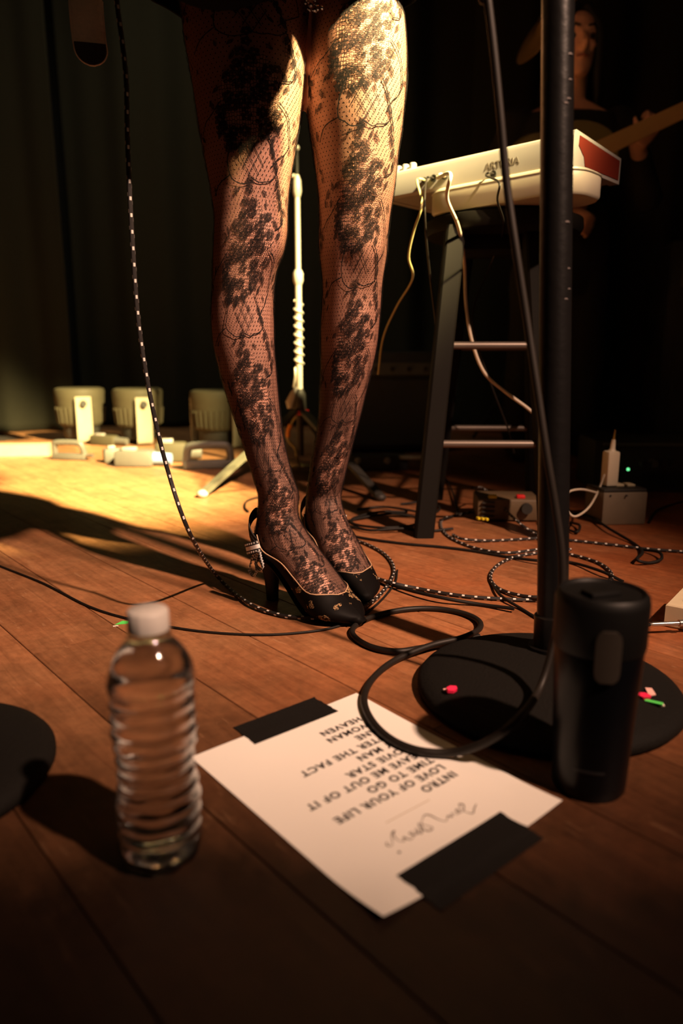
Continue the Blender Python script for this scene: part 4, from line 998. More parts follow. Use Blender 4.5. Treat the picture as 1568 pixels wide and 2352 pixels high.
# shoes
def shoe(leg, bow_side):
    keys = [((-0.024, 0.110), (0.070, 0.128), 0.0300), ((-0.018, 0.086), (0.090, 0.110), 0.0335)] + [((B[0], B[1]), T, w) for B, T, w in FOOT[3:]] + [((0.206, 0.006), (0.214, 0.010), 0.0040)]
    open_u = [1.90, 1.75, 1.60, 1.45, 1.12, 0.0, 0.0, 0.0, 0.0, 0.0]
    K = len(keys); SUB = 5; prof = []
    cs = []
    for (B, T, w) in keys:
        b = leg.F(B[0] * FS, 0, B[1] - 0.004 if B[1] < 0.09 else B[1]); t = leg.F(T[0] * FS, 0, T[1])
        ax = (t - b) / 2
        cs.append(Vector(list((b + t) / 2))); prof.append((ax, w))
    cc = spline(cs, SUB); aa = spline([p[0] for p in prof], SUB)
    wv = [x.x for x in spline([Vector((p[1], 0, 0)) for p in prof], SUB)]
    ov = [max(0, x.x) for x in spline([Vector((u, 0, 0)) for u in open_u], SUB)]
    NN = 28; outer = []; inner = []; edge = [[], []]
    for c, ax, w, ou in zip(cc, aa, wv, ov):
        ro, ri = [], []
        for k in range(NN + 1):
            u = ou + (2 * PI - 2 * ou) * k / NN
            n = ax.normalized() * math.cos(u) + leg.s * math.sin(u)
            rel = ax * math.cos(u) + leg.s * (w * math.sin(u))
            ro.append(c + rel + n * 0.0034); ri.append(c + rel + n * 0.0022)
        outer.append(ro); inner.append(ri)
        if ou > 0.02: edge[0].append(ro[0] * 0.5 + ri[0] * 0.5); edge[1].append(ro[-1] * 0.5 + ri[-1] * 0.5)
    up = MB().rings([a + b[::-1] for a, b in zip(outer, inner)]).build('high_heel_shoe', M['shoe'], singer, angle=70)
    topl = edge[0] + edge[1][::-1]
    MB().tube(topl, 0.0010, 8).build('lining_edge', M['lining'], up, angle=80)
    # sole strip and tapering heel
    rg = []
    for c, ax, w in list(zip(cc, aa, wv))[6:]:
        bottom = c - ax - ax.normalized() * 0.0030
        ww = w * 0.80
        rg.append([bottom - leg.s * ww + Vector((0, 0, 0.001)), bottom + leg.s * ww + Vector((0, 0, 0.001)), bottom + leg.s * ww * 0.95 - Vector((0, 0, 0.0022)), bottom - leg.s * ww * 0.95 - Vector((0, 0, 0.0022))])
    rg = [[Vector((p.x, p.y, max(0.0006, p.z))) for p in r] for r in rg]
    MB().rings(rg).build('sole', M['shoe_black'], up, angle=50)
    rg = []
    for z, a0, a1, w in ((0.0006, -0.004, 0.018, 0.0085), (0.012, -0.005, 0.018, 0.0090), (0.035, -0.007, 0.019, 0.0110), (0.058, -0.012, 0.024, 0.0160), (0.076, -0.020, 0.036, 0.0225), (0.090, -0.023, 0.052, 0.0270)):
        zz = lambda a: z + (0.0 if z < 0.07 else -0.10 * max(0, a))
        rg.append([leg.F((a0 + a1) / 2 + (a1 - a0) / 2 * math.cos(t), w * math.sin(t), max(0.0006, z + (0 if z < 0.07 else -0.14 * max(0, (a1 - a0) / 2 * math.cos(t))))) for t in [2 * PI * k / 20 for k in range(20)]])
    MB().rings(rg).build('heel', M['shoe_black'], up, angle=60)
    # slingback strap round the back of the ankle, with stitched crystal rows
    def spt(t):   # t from -1 to 1 round the back
        a = -0.022 * math.cos(t * PI / 2) ** 0.8 + 0.016 * abs(t) ** 2
        return leg.F(a - 0.004, 0.0345 * math.sin(t * PI / 2), 0.142 - 0.040 * abs(t) ** 1.3)
    for nm, h0, h1, m, o2 in (('ankle_strap', -0.0085, 0.0085, 'ribbon', 0.0), ('strap_satin', -0.0025, 0.0025, 'ribbon', 0.0007)):
        rg = []
        for k in range(25):
            t = -1 + 2 * k / 24; p = spt(t); cen = leg.F(0.02, 0, p.z); n = (p - cen).normalized()
            rg.append([p + n * (0.0016 + o2) + Vector((0, 0, h1)), p + n * (0.0016 + o2) + Vector((0, 0, h0)), p + n * 0.0 + Vector((0, 0, h0)), p + Vector((0, 0, h1))])
        MB().rings(rg).build(nm, M[m], up, angle=50)
    # bow of crystal trimmed ribbon on the outer side
    bs = bow_side
    base = leg.F(0.010, 0.0385 * bs, 0.098)
    ex = (leg.d * 0.94 + Vector((0, 0, 0.34))).normalized(); n = leg.s * bs; ez = ex.cross(n) * (1 if ex.cross(n).z > 0 else -1)
    def ribbon_strip(path, wdir, W, name='bow_loop'):
        """path of points, ribbon width vector; black ribbon + satin centre + two rows of square crystals"""
        P = spline(path, 6); m = len(P); blk = MB(); st = MB(); cr = MB()
        nn = []
        for i in range(m):
            t = (P[min(m - 1, i + 1)] - P[max(0, i - 1)]).normalized(); nn.append((t, t.cross(wdir).normalized()))
        blk.rings([[p + wdir * W / 2 + q[1] * 0.0005, p - wdir * W / 2 + q[1] * 0.0005, p - wdir * W / 2 - q[1] * 0.0005, p + wdir * W / 2 - q[1] * 0.0005] for p, q in zip(P, nn)])
        st.rings([[p + wdir * W * 0.17 + q[1] * 0.0011, p - wdir * W * 0.17 + q[1] * 0.0011, p - wdir * W * 0.17 - q[1] * 0.0011, p + wdir * W * 0.17 - q[1] * 0.0011] for p, q in zip(P, nn)])
        acc = 0
        for i in range(1, m):
            acc += (P[i] - P[i - 1]).length
            if acc > 0.0036:
                acc = 0
                for sg in (-1, 1):
                    t, q = nn[i]; R = Matrix((t, wdir, q)).transposed()
                    cr.box(P[i] + wdir * W * 0.35 * sg, (0.0023, W * 0.155, 0.0030), R)
        b = blk.build(name, M['ribbon'], up, angle=50)
        s2 = st.build('bow_satin', M['satin'], up, angle=50)
        if cr.v:
            c2 = cr.build('bow_crystals', M['crystal'], up, smooth=False); c2['kind'] = 'stuff'
    # knot band: wraps over the bow
    kb = [base + ex * x + n * y for x, y in ((-0.013, 0.000), (-0.015, 0.005), (-0.008, 0.0085), (0.002, 0.0095), (0.011, 0.0075), (0.0135, 0.002))]
    ribbon_strip(kb, ez, 0.0185, 'bow_knot')
    dn = Vector((0, 0, -1))
    for ox, lean, L in ((0.001, -0.12, 0.040), (0.010, 0.10, 0.030)):
        o0 = base + ex * ox + n * 0.004 - ez * 0.007
        d2 = (dn + leg.d * lean - n * 0.0).normalized(); w2 = n * 0.0
        side = leg.d
        loop = [o0, o0 + d2 * L * 0.4 - side * 0.006, o0 + d2 * L * 0.8 - side * 0.009, o0 + d2 * L + side * 0.0, o0 + d2 * L * 0.8 + side * 0.007, o0 + d2 * L * 0.4 + side * 0.004, o0 + side * 0.002]
        ribbon_strip(loop, (n * 0.75 + side * 0.55).normalized(), 0.0125)
    return up
shoe(legL, -1)
shoe(legR, 1)

# short black dress with a beaded hem
dmb = MB(); rgs = []
for z, rx, ry, oy in ((0.900, 0.198, 0.132, -0.005), (0.915, 0.198, 0.132, -0.005), (0.95, 0.195, 0.132, 0), (1.02, 0.186, 0.126, 0), (1.10, 0.152, 0.108, -0.005), (1.17, 0.136, 0.096, -0.005), (1.26, 0.146, 0.106, 0), (1.36, 0.162, 0.117, -0.005), (1.44, 0.160, 0.102, 0)):
    rgs.append([hipc + Vector((rx * math.cos(t), oy + ry * math.sin(t) + 0.008 * math.sin(t * 9) * max(0, 1 - (z - 0.87) / 0.1), z + (0.006 * math.sin(5 * t) if z < 0.905 else 0))) for t in [2 * PI * k / 72 for k in range(72)]])
inn = [[hipc + Vector((0, 0, 0)) + (Vector((p.x - hipc.x, p.y - hipc.y, 0)) * 0.975) + Vector((0, 0, p.z)) for p in r] for r in rgs[::-1]]
dmb.rings(rgs + inn, loop=True)
dress = dmb.build('dress', M['dress'], singer, angle=180)
sq = MB(); rs = random.Random(9)
for k in range(70):
    x = rs.uniform(700, 742); y = rs.uniform(-40, 28 - abs(x - 720) * 0.4)
    sq.ball(D(x, y, 1.045 + rs.uniform(-0.004, 0.004)), rs.uniform(0.0012, 0.0026), 6)
s_o = sq.build('beaded_fringe', M['sequin'], dress, smooth=False); s_o['kind'] = 'stuff'
hm = MB()
Rh = Matrix.Rotation(0.15, 3, 'Z'); hc = hipc + Vector((0, -0.03, 1.715))
hrg = []
for z, rx, ry, oy in ((-0.30, 0.095, 0.055, 0.075), (-0.18, 0.102, 0.075, 0.060), (-0.05, 0.094, 0.085, 0.045), (0.04, 0.092, 0.098, 0.030), (0.09, 0.080, 0.092, 0.018), (0.125, 0.045, 0.055, 0.014)):
    hrg.append([hc + Rh @ Vector((rx * math.cos(t), oy + ry * math.sin(t), z)) for t in [2 * PI * k / 28 for k in range(28)]])
hm.rings(hrg); hm.build('hair', M['hair'], singer, angle=180)

# ================================================================== THE SINGER'S GUITAR
GY = 0.890
gA = math.radians(46)
def gpl(x, y, dy=0.0):  # guitar plane: x along neck, y across
    return Vector((-0.043 + x * math.cos(gA) - y * math.sin(gA), GY + dy, 0.998 + x * math.sin(gA) + y * math.cos(gA)))
def guitar_outline():
    out = []
    for k in range(80):
        t = 2 * PI * k / 80; c, q = math.cos(t), math.sin(t); e = 2 / 2.6
        x = 0.035 + 0.295 * math.copysign(abs(c) ** e, c); y = 0.155 * math.copysign(abs(q) ** e, q)
        y *= 1 - 0.10 * math.exp(-((x + 0.01) / 0.07) ** 2) * (1 if y > 0 else 0.35)
        out.append((x, y))
    return out
go = guitar_outline()
eg = thing('electric_guitar', gpl(0, 0), 'black electric guitar held across the singer, only its lower rim showing at the top', 'guitar')
gb = MB()
gb.rings([[gpl(x * s, y * s, dy) for x, y in go] for s, dy in ((0.97, -0.022), (1.0, -0.017), (1.0, 0.017), (0.97, 0.022))])
gb.build('guitar_body', M['guitar_black'], eg, angle=30)
MB().tube([gpl(x * 1.001, y * 1.001, -0.018) for x, y in go], 0.0010, 8, loop=True).build('binding', M['binding'], eg)
MB().rings([[gpl(x, s * w, dy) for s, dy in ((-1, -0.030), (1, -0.030), (1, -0.016), (0, -0.006), (-1, -0.016))] for x, w in ((0.22, 0.028), (0.76, 0.021))]).build('neck', M['maple'], eg, smooth=False)
MB().rings([[gpl(x, c + s * w, dy) for s, dy in ((-1, -0.028), (1, -0.028), (1, -0.014), (-1, -0.014))] for x, w, c in ((0.76, 0.021, 0), (0.80, 0.035, 0.005), (0.92, 0.040, 0.012), (0.96, 0.02, 0.02))]).build('headstock', M['guitar_black'], eg, smooth=False)
for k, x in enumerate((0.02, 0.12)):
    MB().box(gpl(x, 0, -0.026), (0.035, 0.010, 0.078), Matrix.Rotation(-gA, 3, 'Y')).build('pickup', M['chrome'], eg, smooth=False)
MB().box(gpl(-0.08, 0, -0.026), (0.018, 0.012, 0.075), Matrix.Rotation(-gA, 3, 'Y'), 0.002).build('bridge', M['chrome'], eg)
for k in range(6): MB().cyl(gpl(-0.08, -0.026 + 0.0104 * k, -0.034), gpl(0.80, -0.017 + 0.0068 * k, -0.033), 0.0005, None, 5).build('string', M['chrome'], eg)
# strap tail hanging left of the singer
st = thing('guitar_strap', D(198, 60, 1.06), 'grey fuzzy guitar strap tail with dark rounded leather end hanging at top left', 'strap')
cl = [Vector((-0.215, 1.095, 1.555)), Vector((-0.285, 1.030, 1.36)), D(196, -260, 1.06), D(196, -120, 1.07), D(197, 0, 1.06), D(203, 75, 1.06), D(209, 118, 1.06), D(212, 150, 1.06)]
cp = spline(cl, 8); rg = []
for i, p in enumerate(cp):
    e = (cp[-1] - p).length; w = 0.0205
    if e < 0.020: w = 0.0205 * math.sqrt(max(0.02, 1 - ((0.020 - e) / 0.020) ** 2))
    ex = Vector((1, 0.25, 0)).normalized(); ny = Vector((0.25, -1, 0)).normalized()
    rg.append([p + ex * w * math.cos(t) + ny * 0.0022 * math.copysign(abs(math.sin(t)) ** 0.5, math.sin(t)) for t in [2 * PI * k / 20 for k in range(20)]])
cut = len(rg) - 13
MB().rings(rg[:cut + 1]).build('strap_band', M['strap'], st, angle=60)
le = [[p + (p - sum(r, Vector()) / 20) * 0.03 for p in r] for r in rg[cut:]]
MB().rings(le).build('leather_end', M['strap_end'], st, angle=60)
hem = [r[0] for r in rg[cut - 12:]] + [r[10] for r in rg[cut - 12:]][::-1]
MB().tube(hem, 0.0014, 6).build('stitched_edge', M['strap'], st)

# ================================================================== STOOL, BENCH TRAY, KEYBOARD
sc0 = Vector((0.375, 1.735, 0))
stl = thing('bar_stool', sc0, 'tall black wooden bar stool carrying the white keyboard', 'stool')
feet = {'fl': G(972, 1232), 'fr': G(1262, 1236)}
tops = {'fl': D(1048, 500, 1.655), 'fr': D(1222, 500, 1.665)}
feet['fl'].z = feet['fr'].z = 0
mid = Vector((0.36, 1.76, 0))
for k_, j_ in (('bl', 'fr'), ('br', 'fl')):
    feet[k_] = Vector((2 * mid.x - feet[j_].x, 2 * mid.y - feet[j_].y, 0)); tt = tops[j_]; tops[k_] = Vector((2 * mid.x - tt.x, 2 * mid.y - tt.y, tt.z))
ZT = 0.668
for k_ in feet:
    tops[k_] = feet[k_] + (tops[k_] - feet[k_]) * (ZT / tops[k_].z)
def leg_at(k_, z): return feet[k_] + (tops[k_] - feet[k_]) * (z / ZT)
for k_ in feet:
    w = 0.021
    MB().rings([[leg_at(k_, z) + Vector((sx * w, sy * w, 0)) for sx, sy in ((-1, -0.8), (-0.8, -1), (0.8, -1), (1, -0.8), (1, 0.8), (0.8, 1), (-0.8, 1), (-1, 0.8))] for z in (0.0, 0.3, ZT)]).build('leg', M['stool'], stl, smooth=False)
for (a, b, z) in (('fl', 'fr', 0.203), ('fl', 'fr', 0.415), ('bl', 'br', 0.203), ('bl', 'br', 0.415), ('fl', 'bl', 0.275), ('fr', 'br', 0.275), ('fl', 'bl', 0.47), ('fr', 'br', 0.47)):
    MB().cyl(leg_at(a, z), leg_at(b, z), 0.0085, None, 14).build('rung', M['stool_rung'], stl)
MB().lathe([(0.001, 0.655), (0.150, 0.655), (0.172, 0.660), (0.178, 0.672), (0.176, 0.690), (0.160, 0.6955), (0.001, 0.6955)], (mid.x + 0.01, mid.y - 0.01, 0), 56).build('seat', M['stool'], stl, angle=40)
MB().box((mid.x, mid.y, 0.640), (0.20, 0.16, 0.032), None, 0.003).build('seat_frame', M['stool'], stl)

kA = math.radians(-43.5)
kx = Vector((math.cos(kA), math.sin(kA), 0)); ky = Vector((-math.sin(kA), math.cos(kA), 0))
KR = Rm = Matrix((kx, ky, Vector((0, 0, 1)))).transposed()
# white rounded tray under the keyboard
to_ = Vector((0.308, 1.571, 0))            # middle of its front edge
bt = thing('keyboard_tray', to_ + ky * 0.12 + Vector((0, 0, 0.696)), 'white padded tray with rounded ends between the stool seat and keyboard', 'tray')
poly = []
Lh, Wd, rc_ = 0.182, 0.150, 0.060
for cx_, cy_, a0 in ((Lh - rc_, Wd - rc_, 0), (-Lh + rc_, Wd - rc_, 90), (-Lh + rc_, rc_, 180), (Lh - rc_, rc_, 270)):
    for k in range(9):
        a = math.radians(a0 + 90 * k / 8); poly.append((cx_ + rc_ * math.cos(a), cy_ + rc_ * math.sin(a)))
def tr(s, z): return [to_ + kx * (x * s) + ky * (Wd / 2 + (y - Wd / 2) * s) + Vector((0, 0, z)) for x, y in poly]
MB().rings([tr(0.97, 0.6965), tr(1.0, 0.702), tr(1.0, 0.735), tr(0.985, 0.744), tr(0.95, 0.747)]).build('tray_pad', M['tray'], bt, angle=45)
MB().rings([tr(1.004, 0.7385), tr(1.010, 0.7400), tr(1.004, 0.7415)]).build('piping', M['tray'], bt)
# keyboard, its back panel towards us
ko = Vector((0.4375, 1.4726, 0.7475))        # right front bottom corner (back panel side)
kb = thing('synthesizer_keyboard', ko - kx * 0.3 + ky * 0.12, 'white synthesizer keyboard with red end cheek, its back panel facing us', 'keyboard')
def kp(x, y, z): return ko + kx * x + ky * y + Vector((0, 0, z))
KL, KD, KH = 0.453, 0.205, 0.060
prof = [(0.004, 0), (KD, 0), (KD, 0.020), (KD - 0.085, 0.026), (KD - 0.10, 0.052), (0.010, KH), (0.003, KH - 0.004), (0, KH - 0.012), (0, 0.006)]
MB().rings([[kp(x, y, z) for y, z in prof] for x in (-KL, -0.020)]).build('case', M['kbd_white'], kb, angle=30)
for x0, x1 in ((-KL - 0.018, -KL), (-0.020, 0.0)):
    ch = MB().rings([[kp(x, y, z) for y, z in [(0.0, -0.001), (KD + 0.010, -0.001), (KD + 0.012, 0.050), (0.010, KH + 0.004), (0.003, KH + 0.001), (0.0, KH - 0.008)]] for x in (x0, x1)]).build('end_cheek', M['kbd_white'], kb, smooth=False)
    xx = x1 if x1 == 0 else x0
    sg = 0.0012 if x1 == 0 else -0.0012
    pin = [(0.052, 0.006), (KD + 0.003, 0.006), (KD + 0.004, 0.044), (0.024, KH - 0.004), (0.022, 0.038), (0.046, 0.022)]
    MB().rings([[kp(x, y, z) for y, z in pin] for x in (xx - sg * 0.3, xx + sg)]).build('red_panel', M['kbd_red'], ch, smooth=False)
nk = 18; kw = (KL - 0.10) / nk
for k in range(nk):
    MB().box(kp(-0.06 - kw * (k + 0.5), KD - 0.030, 0.030), (kw * 0.94, 0.095, 0.012), KR).build('white_key', M['kbd_white'], kb, smooth=False)
    if k % 7 in (0, 1, 3, 4, 5): MB().box(kp(-0.06 - kw * (k + 1), KD - 0.055, 0.039), (kw * 0.55, 0.055, 0.010), KR).build('black_key', M['black_key'], kb, smooth=False)
for k in range(9):
    x = -0.31 + 0.03 * (k - 3) if k > 2 else -0.446 + 0.0215 * k
    MB().lathe([(0.001, 0), (0.0085, 0), (0.0080, 0.014), (0.0060, 0.016), (0.001, 0.016)], kp(x, 0.026 if k < 3 else 0.060, 0.0595 if k < 3 else 0.053), 16).build('knob', M['kbd_white'], kb, angle=40)
me = text_mesh('ARTURIA', 0.0185, 0.0002, 0.0003, 1.06, 'CENTER')
org = origin_of(kb)
for w in me.vertices:
    x, y, z = w.co; w.co = kp(-0.153 + x, -0.0006 - z, 0.022 + y) - org
me.materials.clear(); finish('wordmark', me, M['kbd_text'], kb, False)
for x, r in ((-0.171, 0.007), (-0.293, 0.008), (-0.323, 0.008), (-0.348, 0.006)):
    MB().lathe([(0.001, -0.004), (r, -0.004), (r, 0.003), (r * 0.6, 0.003), (r * 0.6, 0.001), (0.001, 0.001)], kp(x, 0, 0.026 if x < -0.2 else 0.0105), 14, KR @ Matrix.Rotation(PI / 2, 3, 'X')).build('jack_socket', M['kbd_dark'], kb)
# cables from the keyboard's back panel
def plugged(x, pts, r, m, label):
    a = kp(x, 0, 0.026 if x < -0.2 else 0.0105); path = [a, a - ky * 0.018, a - ky * 0.028 + Vector((0, 0, -0.008))] + pts
    cable(path, r, M[m], 'keyboard_cable', label, sub=8, n=8)
plugged(-0.348, [D(968, 470, 1.58), D(950, 530, 1.62), D(938, 590, 1.66), D(947, 640, 1.72), D(910, 705, 1.80), D(880, 775, 1.86), D(868, 860, 1.9)], 0.0026, 'olive_cable', 'thin olive lit cable dropping from the keyboard beside the right thigh')
plugged(-0.323, [D(975, 460, 1.56), D(978, 540, 1.58), D(988, 640, 1.66), D(1002, 760, 1.72), D(1010, 900, 1.78)], 0.0022, 'rubber', 'thin dark cable hanging just left of the stool leg')
plugged(-0.293, [D(1034, 400, 1.49), D(1026, 455, 1.52), D(1052, 520, 1.60), D(1066, 600, 1.70), D(1070, 700, 1.72), D(1084, 785, 1.72), D(1112, 856, 1.72), D(1160, 900, 1.72), D(1214, 940, 1.70), D(1262, 985, 1.68)], 0.0038, 'white_cable', 'pale cable curving down between the stool legs')
plugged(-0.171, [D(1146, 420, 1.44), D(1142, 460, 1.47), D(1156, 510, 1.56), D(1150, 550, 1.7), D(1130, 600, 1.8), D(1085, 720, 1.82), D(1102, 810, 1.82), D(1130, 890, 1.82), D(1168, 990, 1.84), D(1180, 1040, 1.86)], 0.0022, 'rubber', 'thin dark cable hanging behind the pale cable')

# ================================================================== CHROME TRIPOD STAND BEHIND THE LEGS
pc = D(689, 1010, 2.45); pc.z = 0
ts = thing('tripod_stand', pc, 'bright metal tripod microphone stand seen between the two legs', 'mic stand')
def zy(y, Y=2.45): return D(688, y, Y).z
X0 = pc.x
def pp(y, dx=0.0): 
    q = D(688, y, 2.45); return Vector((X0 + dx, 2.45, q.z))
MB().cyl(pp(900), pp(640), 0.0105, None, 18).build('lower_pole', M['stand_white'], ts)
MB().cyl(pp(655), pp(445), 0.0088, None, 18).build('upper_pole', M['stand_white'], ts)
MB().tube([pp(655), pp(645), pp(628), pp(620)], [0.011, 0.0165, 0.0165, 0.011], 18).build('height_clutch', M['stand_white'], ts)
MB().tube([pp(452), pp(440), pp(415), pp(402)], [0.0105, 0.0145, 0.013, 0.007], 18).build('top_clutch', M['stand_white'], ts)
MB().cyl(pp(405), pp(335), 0.006, None, 12).build('clip_arm', M['par_dark'], ts)
MB().ball(pp(340), 0.010, 10).build('clip_tip', M['stand_white'], ts)
MB().cyl(pp(404, -0.022), pp(404, 0.004), 0.006, None, 10).build('wing_nut', M['stand_white'], ts)
hub = pp(930)
MB().tube([pp(893), pp(905), pp(938), pp(950)], [0.012, 0.020, 0.022, 0.018], 16).build('hub', M['par_dark'], ts)
MB().tube([pp(890, -0.004), pp(905, -0.018), pp(925, -0.032), pp(938, -0.032)], [0.008, 0.014, 0.016, 0.010], 12).build('hub_lever', M['grey_clutch'], ts)
MB().tube([pp(942), pp(952)], 0.030, 20).build('red_ring', M['red'], ts)
MB().cyl(pp(950), Vector((X0, 2.45, 0.06)), 0.012, None, 14).build('center_tube', M['par_dark'], ts)
ft = [G(467, 1142), G(872, 1150), Vector((X0 + 0.10, 2.92, 0))]
for i, f in enumerate(ft):
    f.z = 0.012
    d = (f - Vector((X0, 2.45, 0.225)))
    s0 = Vector((X0, 2.45, 0.225)) + d * 0.06
    side = Vector((-d.y, d.x, 0)).normalized(); upv = d.cross(side).normalized()
    MB().rings([[p + side * a * 0.013 + upv * b * 0.006 for a, b in ((-1, -1), (1, -1), (1, 1), (-1, 1))] for p in (s0, f)]).build('tripod_leg', M['olive_leg'] if i == 0 else M['par_dark'], ts, smooth=False)
    MB().ball(f + d.normalized() * 0.004, 0.0165, 12, (1, 1, 0.72)).build('rubber_foot', M['grey_clutch'] if i == 0 else M['par_dark'], ts)
# cable wound round the pole, then an orange plug
wp = []
for k in range(120):
    t = k / 119; y = 700 + 145 * t
    p = pp(y); a = t * 2 * PI * 7.5
    wp.append(p + Vector((math.cos(a) * 0.0135, math.sin(a) * 0.0135, 0)))
wp = [pp(690, -0.014)] + wp + [pp(865, -0.013), pp(890, -0.02)]
mbw = MB().tube(wp, 0.0036, 8); tag(mbw.build('wound_cable', M['stand_white'], angle=80), 'pale cable wound round the bright tripod stand pole', 'cable')
cp_ = [pp(955, -0.012), pp(972, -0.028), pp(990, -0.040), pp(1012, -0.040), pp(1030, -0.018), pp(1050, -0.012), G(690, 1068, 0.004), G(712, 1070, 0.004)]
oc = thing('orange_plug_cable', cp_[-1], 'olive cable with an orange plug hanging under the tripod hub', 'cable')
MB().tube(spline(cp_, 8), 0.0042, 8).build('cord', M['olive_cable'], oc)
MB().tube(spline([pp(976, -0.032), pp(990, -0.0405), pp(1004, -0.0408)], 4), [0.0075] * 9, 10).build('plug', M['orange'], oc)

# ================================================================== FLOOR PAR LIGHTS
def par(px, py, Y, label, yaw):
    b = G(px, py); b = D(px, py, Y); b.z = 0
    r = thing('par_light', b, label, 'stage light', 'par cans along the curtain')
    zc = 0.075
    MB().lathe([(0.001, 0.02), (0.075, 0.02), (0.082, 0.03), (0.082, 0.078), (0.075, 0.082), (0.001, 0.082)], b, 36).build('dark_base', M['par_dark'], r, angle=40)
    can = MB().lathe([(0.001, 0.078), (0.092, 0.078), (0.100, 0.088), (0.108, 0.150), (0.112, 0.205), (0.114, 0.235), (0.110, 0.246), (0.094, 0.252), (0.001, 0.252)], b, 40).build('can', M['par'], r, angle=40)
    for k in range(30):
        a = 2 * PI * k / 30
        p0 = b + Vector((math.cos(a) * 0.1035, math.sin(a) * 0.1035, 0.092)); p1 = b + Vector((math.cos(a) * 0.111, math.sin(a) * 0.111, 0.165))
        MB().cyl(p0, p1, 0.0040, None, 6).build('cooling_fin', M['par'], can)
    d = Vector((math.sin(yaw), -math.cos(yaw), 0)); s = Vector((d.y, -d.x, 0)) * -1
    for sg in (1, -1):
        pts = [b + d * sg * 0.030 + Vector((0, 0, 0.006)), b + d * sg * 0.105 + Vector((0, 0, 0.008)), b + d * sg * 0.128 + Vector((0, 0, 0.030)), b + d * sg * 0.130 + Vector((0, 0, 0.215))]
        P = spline(pts, 5)
        MB().rings([[p + s * 0.034 + d * sg * 0.003, p - s * 0.034 + d * sg * 0.003, p - s * 0.034 - d * sg * 0.003, p + s * 0.034 - d * sg * 0.003] for p in P]).build('yoke_arm', M['par_yoke'], r, angle=60)
        MB().cyl(b + d * sg * 0.108 + Vector((0, 0, 0.185)), b + d * sg * 0.150 + Vector((0, 0, 0.185)), 0.017, 0.014, 16).build('yoke_knob', M['par_dark'], r)
    return r
par(190, 1010, 3.42, 'olive par can nearest the left curtain, first of the row', 0.45)
par(322, 1015, 3.36, 'olive par can standing second in the row behind the hanging cable', 0.45)
par(500, 1020, 3.20, 'olive par can half hidden behind the left calf', 0.95)

# clamps and connectors lying before the par cans
def clamp(c, yaw, S, label, m='gear_grey'):
    c = Vector(c); r = thing('lighting_clamp', c, label, 'clamp', 'clamps on the floor')
    R = rotz(yaw) @ Matrix.Rotation(math.radians(12), 3, 'X')
    outer = [(-0.060, 0), (-0.055, 0.042), (-0.040, 0.055), (0.045, 0.055), (0.062, 0.040), (0.066, 0.0)]
    inner = [(-0.038, 0.010), (-0.034, 0.035), (0.030, 0.037), (0.040, 0.010)]
    P = spline([c + R @ (Vector((x, 0, y)) * S) + Vector((0, 0, 0.014 * S)) for x, y in outer], 4)
    MB().tube(P, 0.0115 * S, 8).build('hook', M[m], r, smooth=True)
    MB().box(c + R @ (Vector((0.002, 0, 0.0)) * S) + Vector((0, 0, 0.014 * S)), (0.140 * S, 0.030 * S, 0.022 * S), rotz(yaw), 0.003).build('jaw', M[m], r)
    MB().cyl(c + rotz(yaw) @ Vector((0.055 * S, 0, 0.016 * S)), c + rotz(yaw) @ Vector((0.105 * S, -0.01 * S, 0.020 * S)), 0.008 * S, None, 10).build('bolt', M['chrome'], r)
    return r
clamp(D(478, 1092, 2.55) * 1.0 - Vector((0, 0, D(478, 1092, 2.55).z)), 0.25, 1.25, 'grey square clamp with dark opening on the floor before the tripod leg')
clamp(G(160, 1056), -0.2, 1.0, 'grey clamp lying before the first par can', 'gear_grey')
def gear(c, size, yaw, label, ms, name='power_connector'):
    c = Vector(c); r = thing(name, c, label, 'connector', 'connectors before the par cans')
    MB().box(c + Vector((0, 0, size[2] / 2)), size, rotz(yaw), min(size) * 0.2).build('housing', M[ms], r)
    MB().cyl(c + rotz(yaw) @ Vector((size[0] * 0.45, 0, size[2] * 0.5)), c + rotz(yaw) @ Vector((size[0] * 0.95, 0, size[2] * 0.45)), size[2] * 0.38, size[2] * 0.34, 14).build('collar', M['gear_blue'] if 'blue' in label else M['gear_grey'], r)
    MB().box(c + rotz(yaw) @ Vector((-size[0] * 0.1, -size[1] * 0.2, size[2] * 1.08)), (size[0] * 0.35, size[1] * 0.4, size[2] * 0.22), rotz(yaw), 0.003).build('latch', M['kbd_white'], r)
    return r
gear(G(312, 1070), (0.14, 0.075, 0.060), -0.05, 'pale grey power connector with blue collar before the second par can', 'gear_grey')
gear(G(395, 1060), (0.12, 0.07, 0.075), 0.1, 'olive grey connector right of the hanging cable', 'par')
gear(G(262, 1062), (0.075, 0.055, 0.055), 0.4, 'small dark grey connector left of the pale connector', 'gear_grey')
gear(G(240, 1022), (0.13, 0.05, 0.045), -0.35, 'flat grey connector in front of the yoke of the first par can', 'par')
wbn = MB().box(D(-60, 1048, 3.02) * 1.0 + Vector((0, 0, 0)), (0.01, 0.01, 0.01)) if False else None
p0 = G(182, 1046); p1 = G(-220, 1052)
dd = (p0 - p1).normalized(); nn_ = Vector((-dd.y, dd.x, 0))
bat = MB().rings([[p + Vector((0, 0, 0.0)), p + Vector((0, 0, 0.045)), p + nn_ * 0.05 + Vector((0, 0, 0.048)), p + nn_ * 0.05] for p in (p1, p0 - dd * 0.12)]).build('cable_batten', M['batten'], smooth=False)
tag(bat, 'long pale batten on the floor along the left curtain', 'batten')
cable(fpts([(570, 1175), (562, 1165), (568, 1150), (600, 1142), (640, 1148)], 0.0036), 0.0024, M['rubber_dull'], 'black_cable', 'thin dark cable curving on the lit boards behind the left ankle', sub=6, n=8)

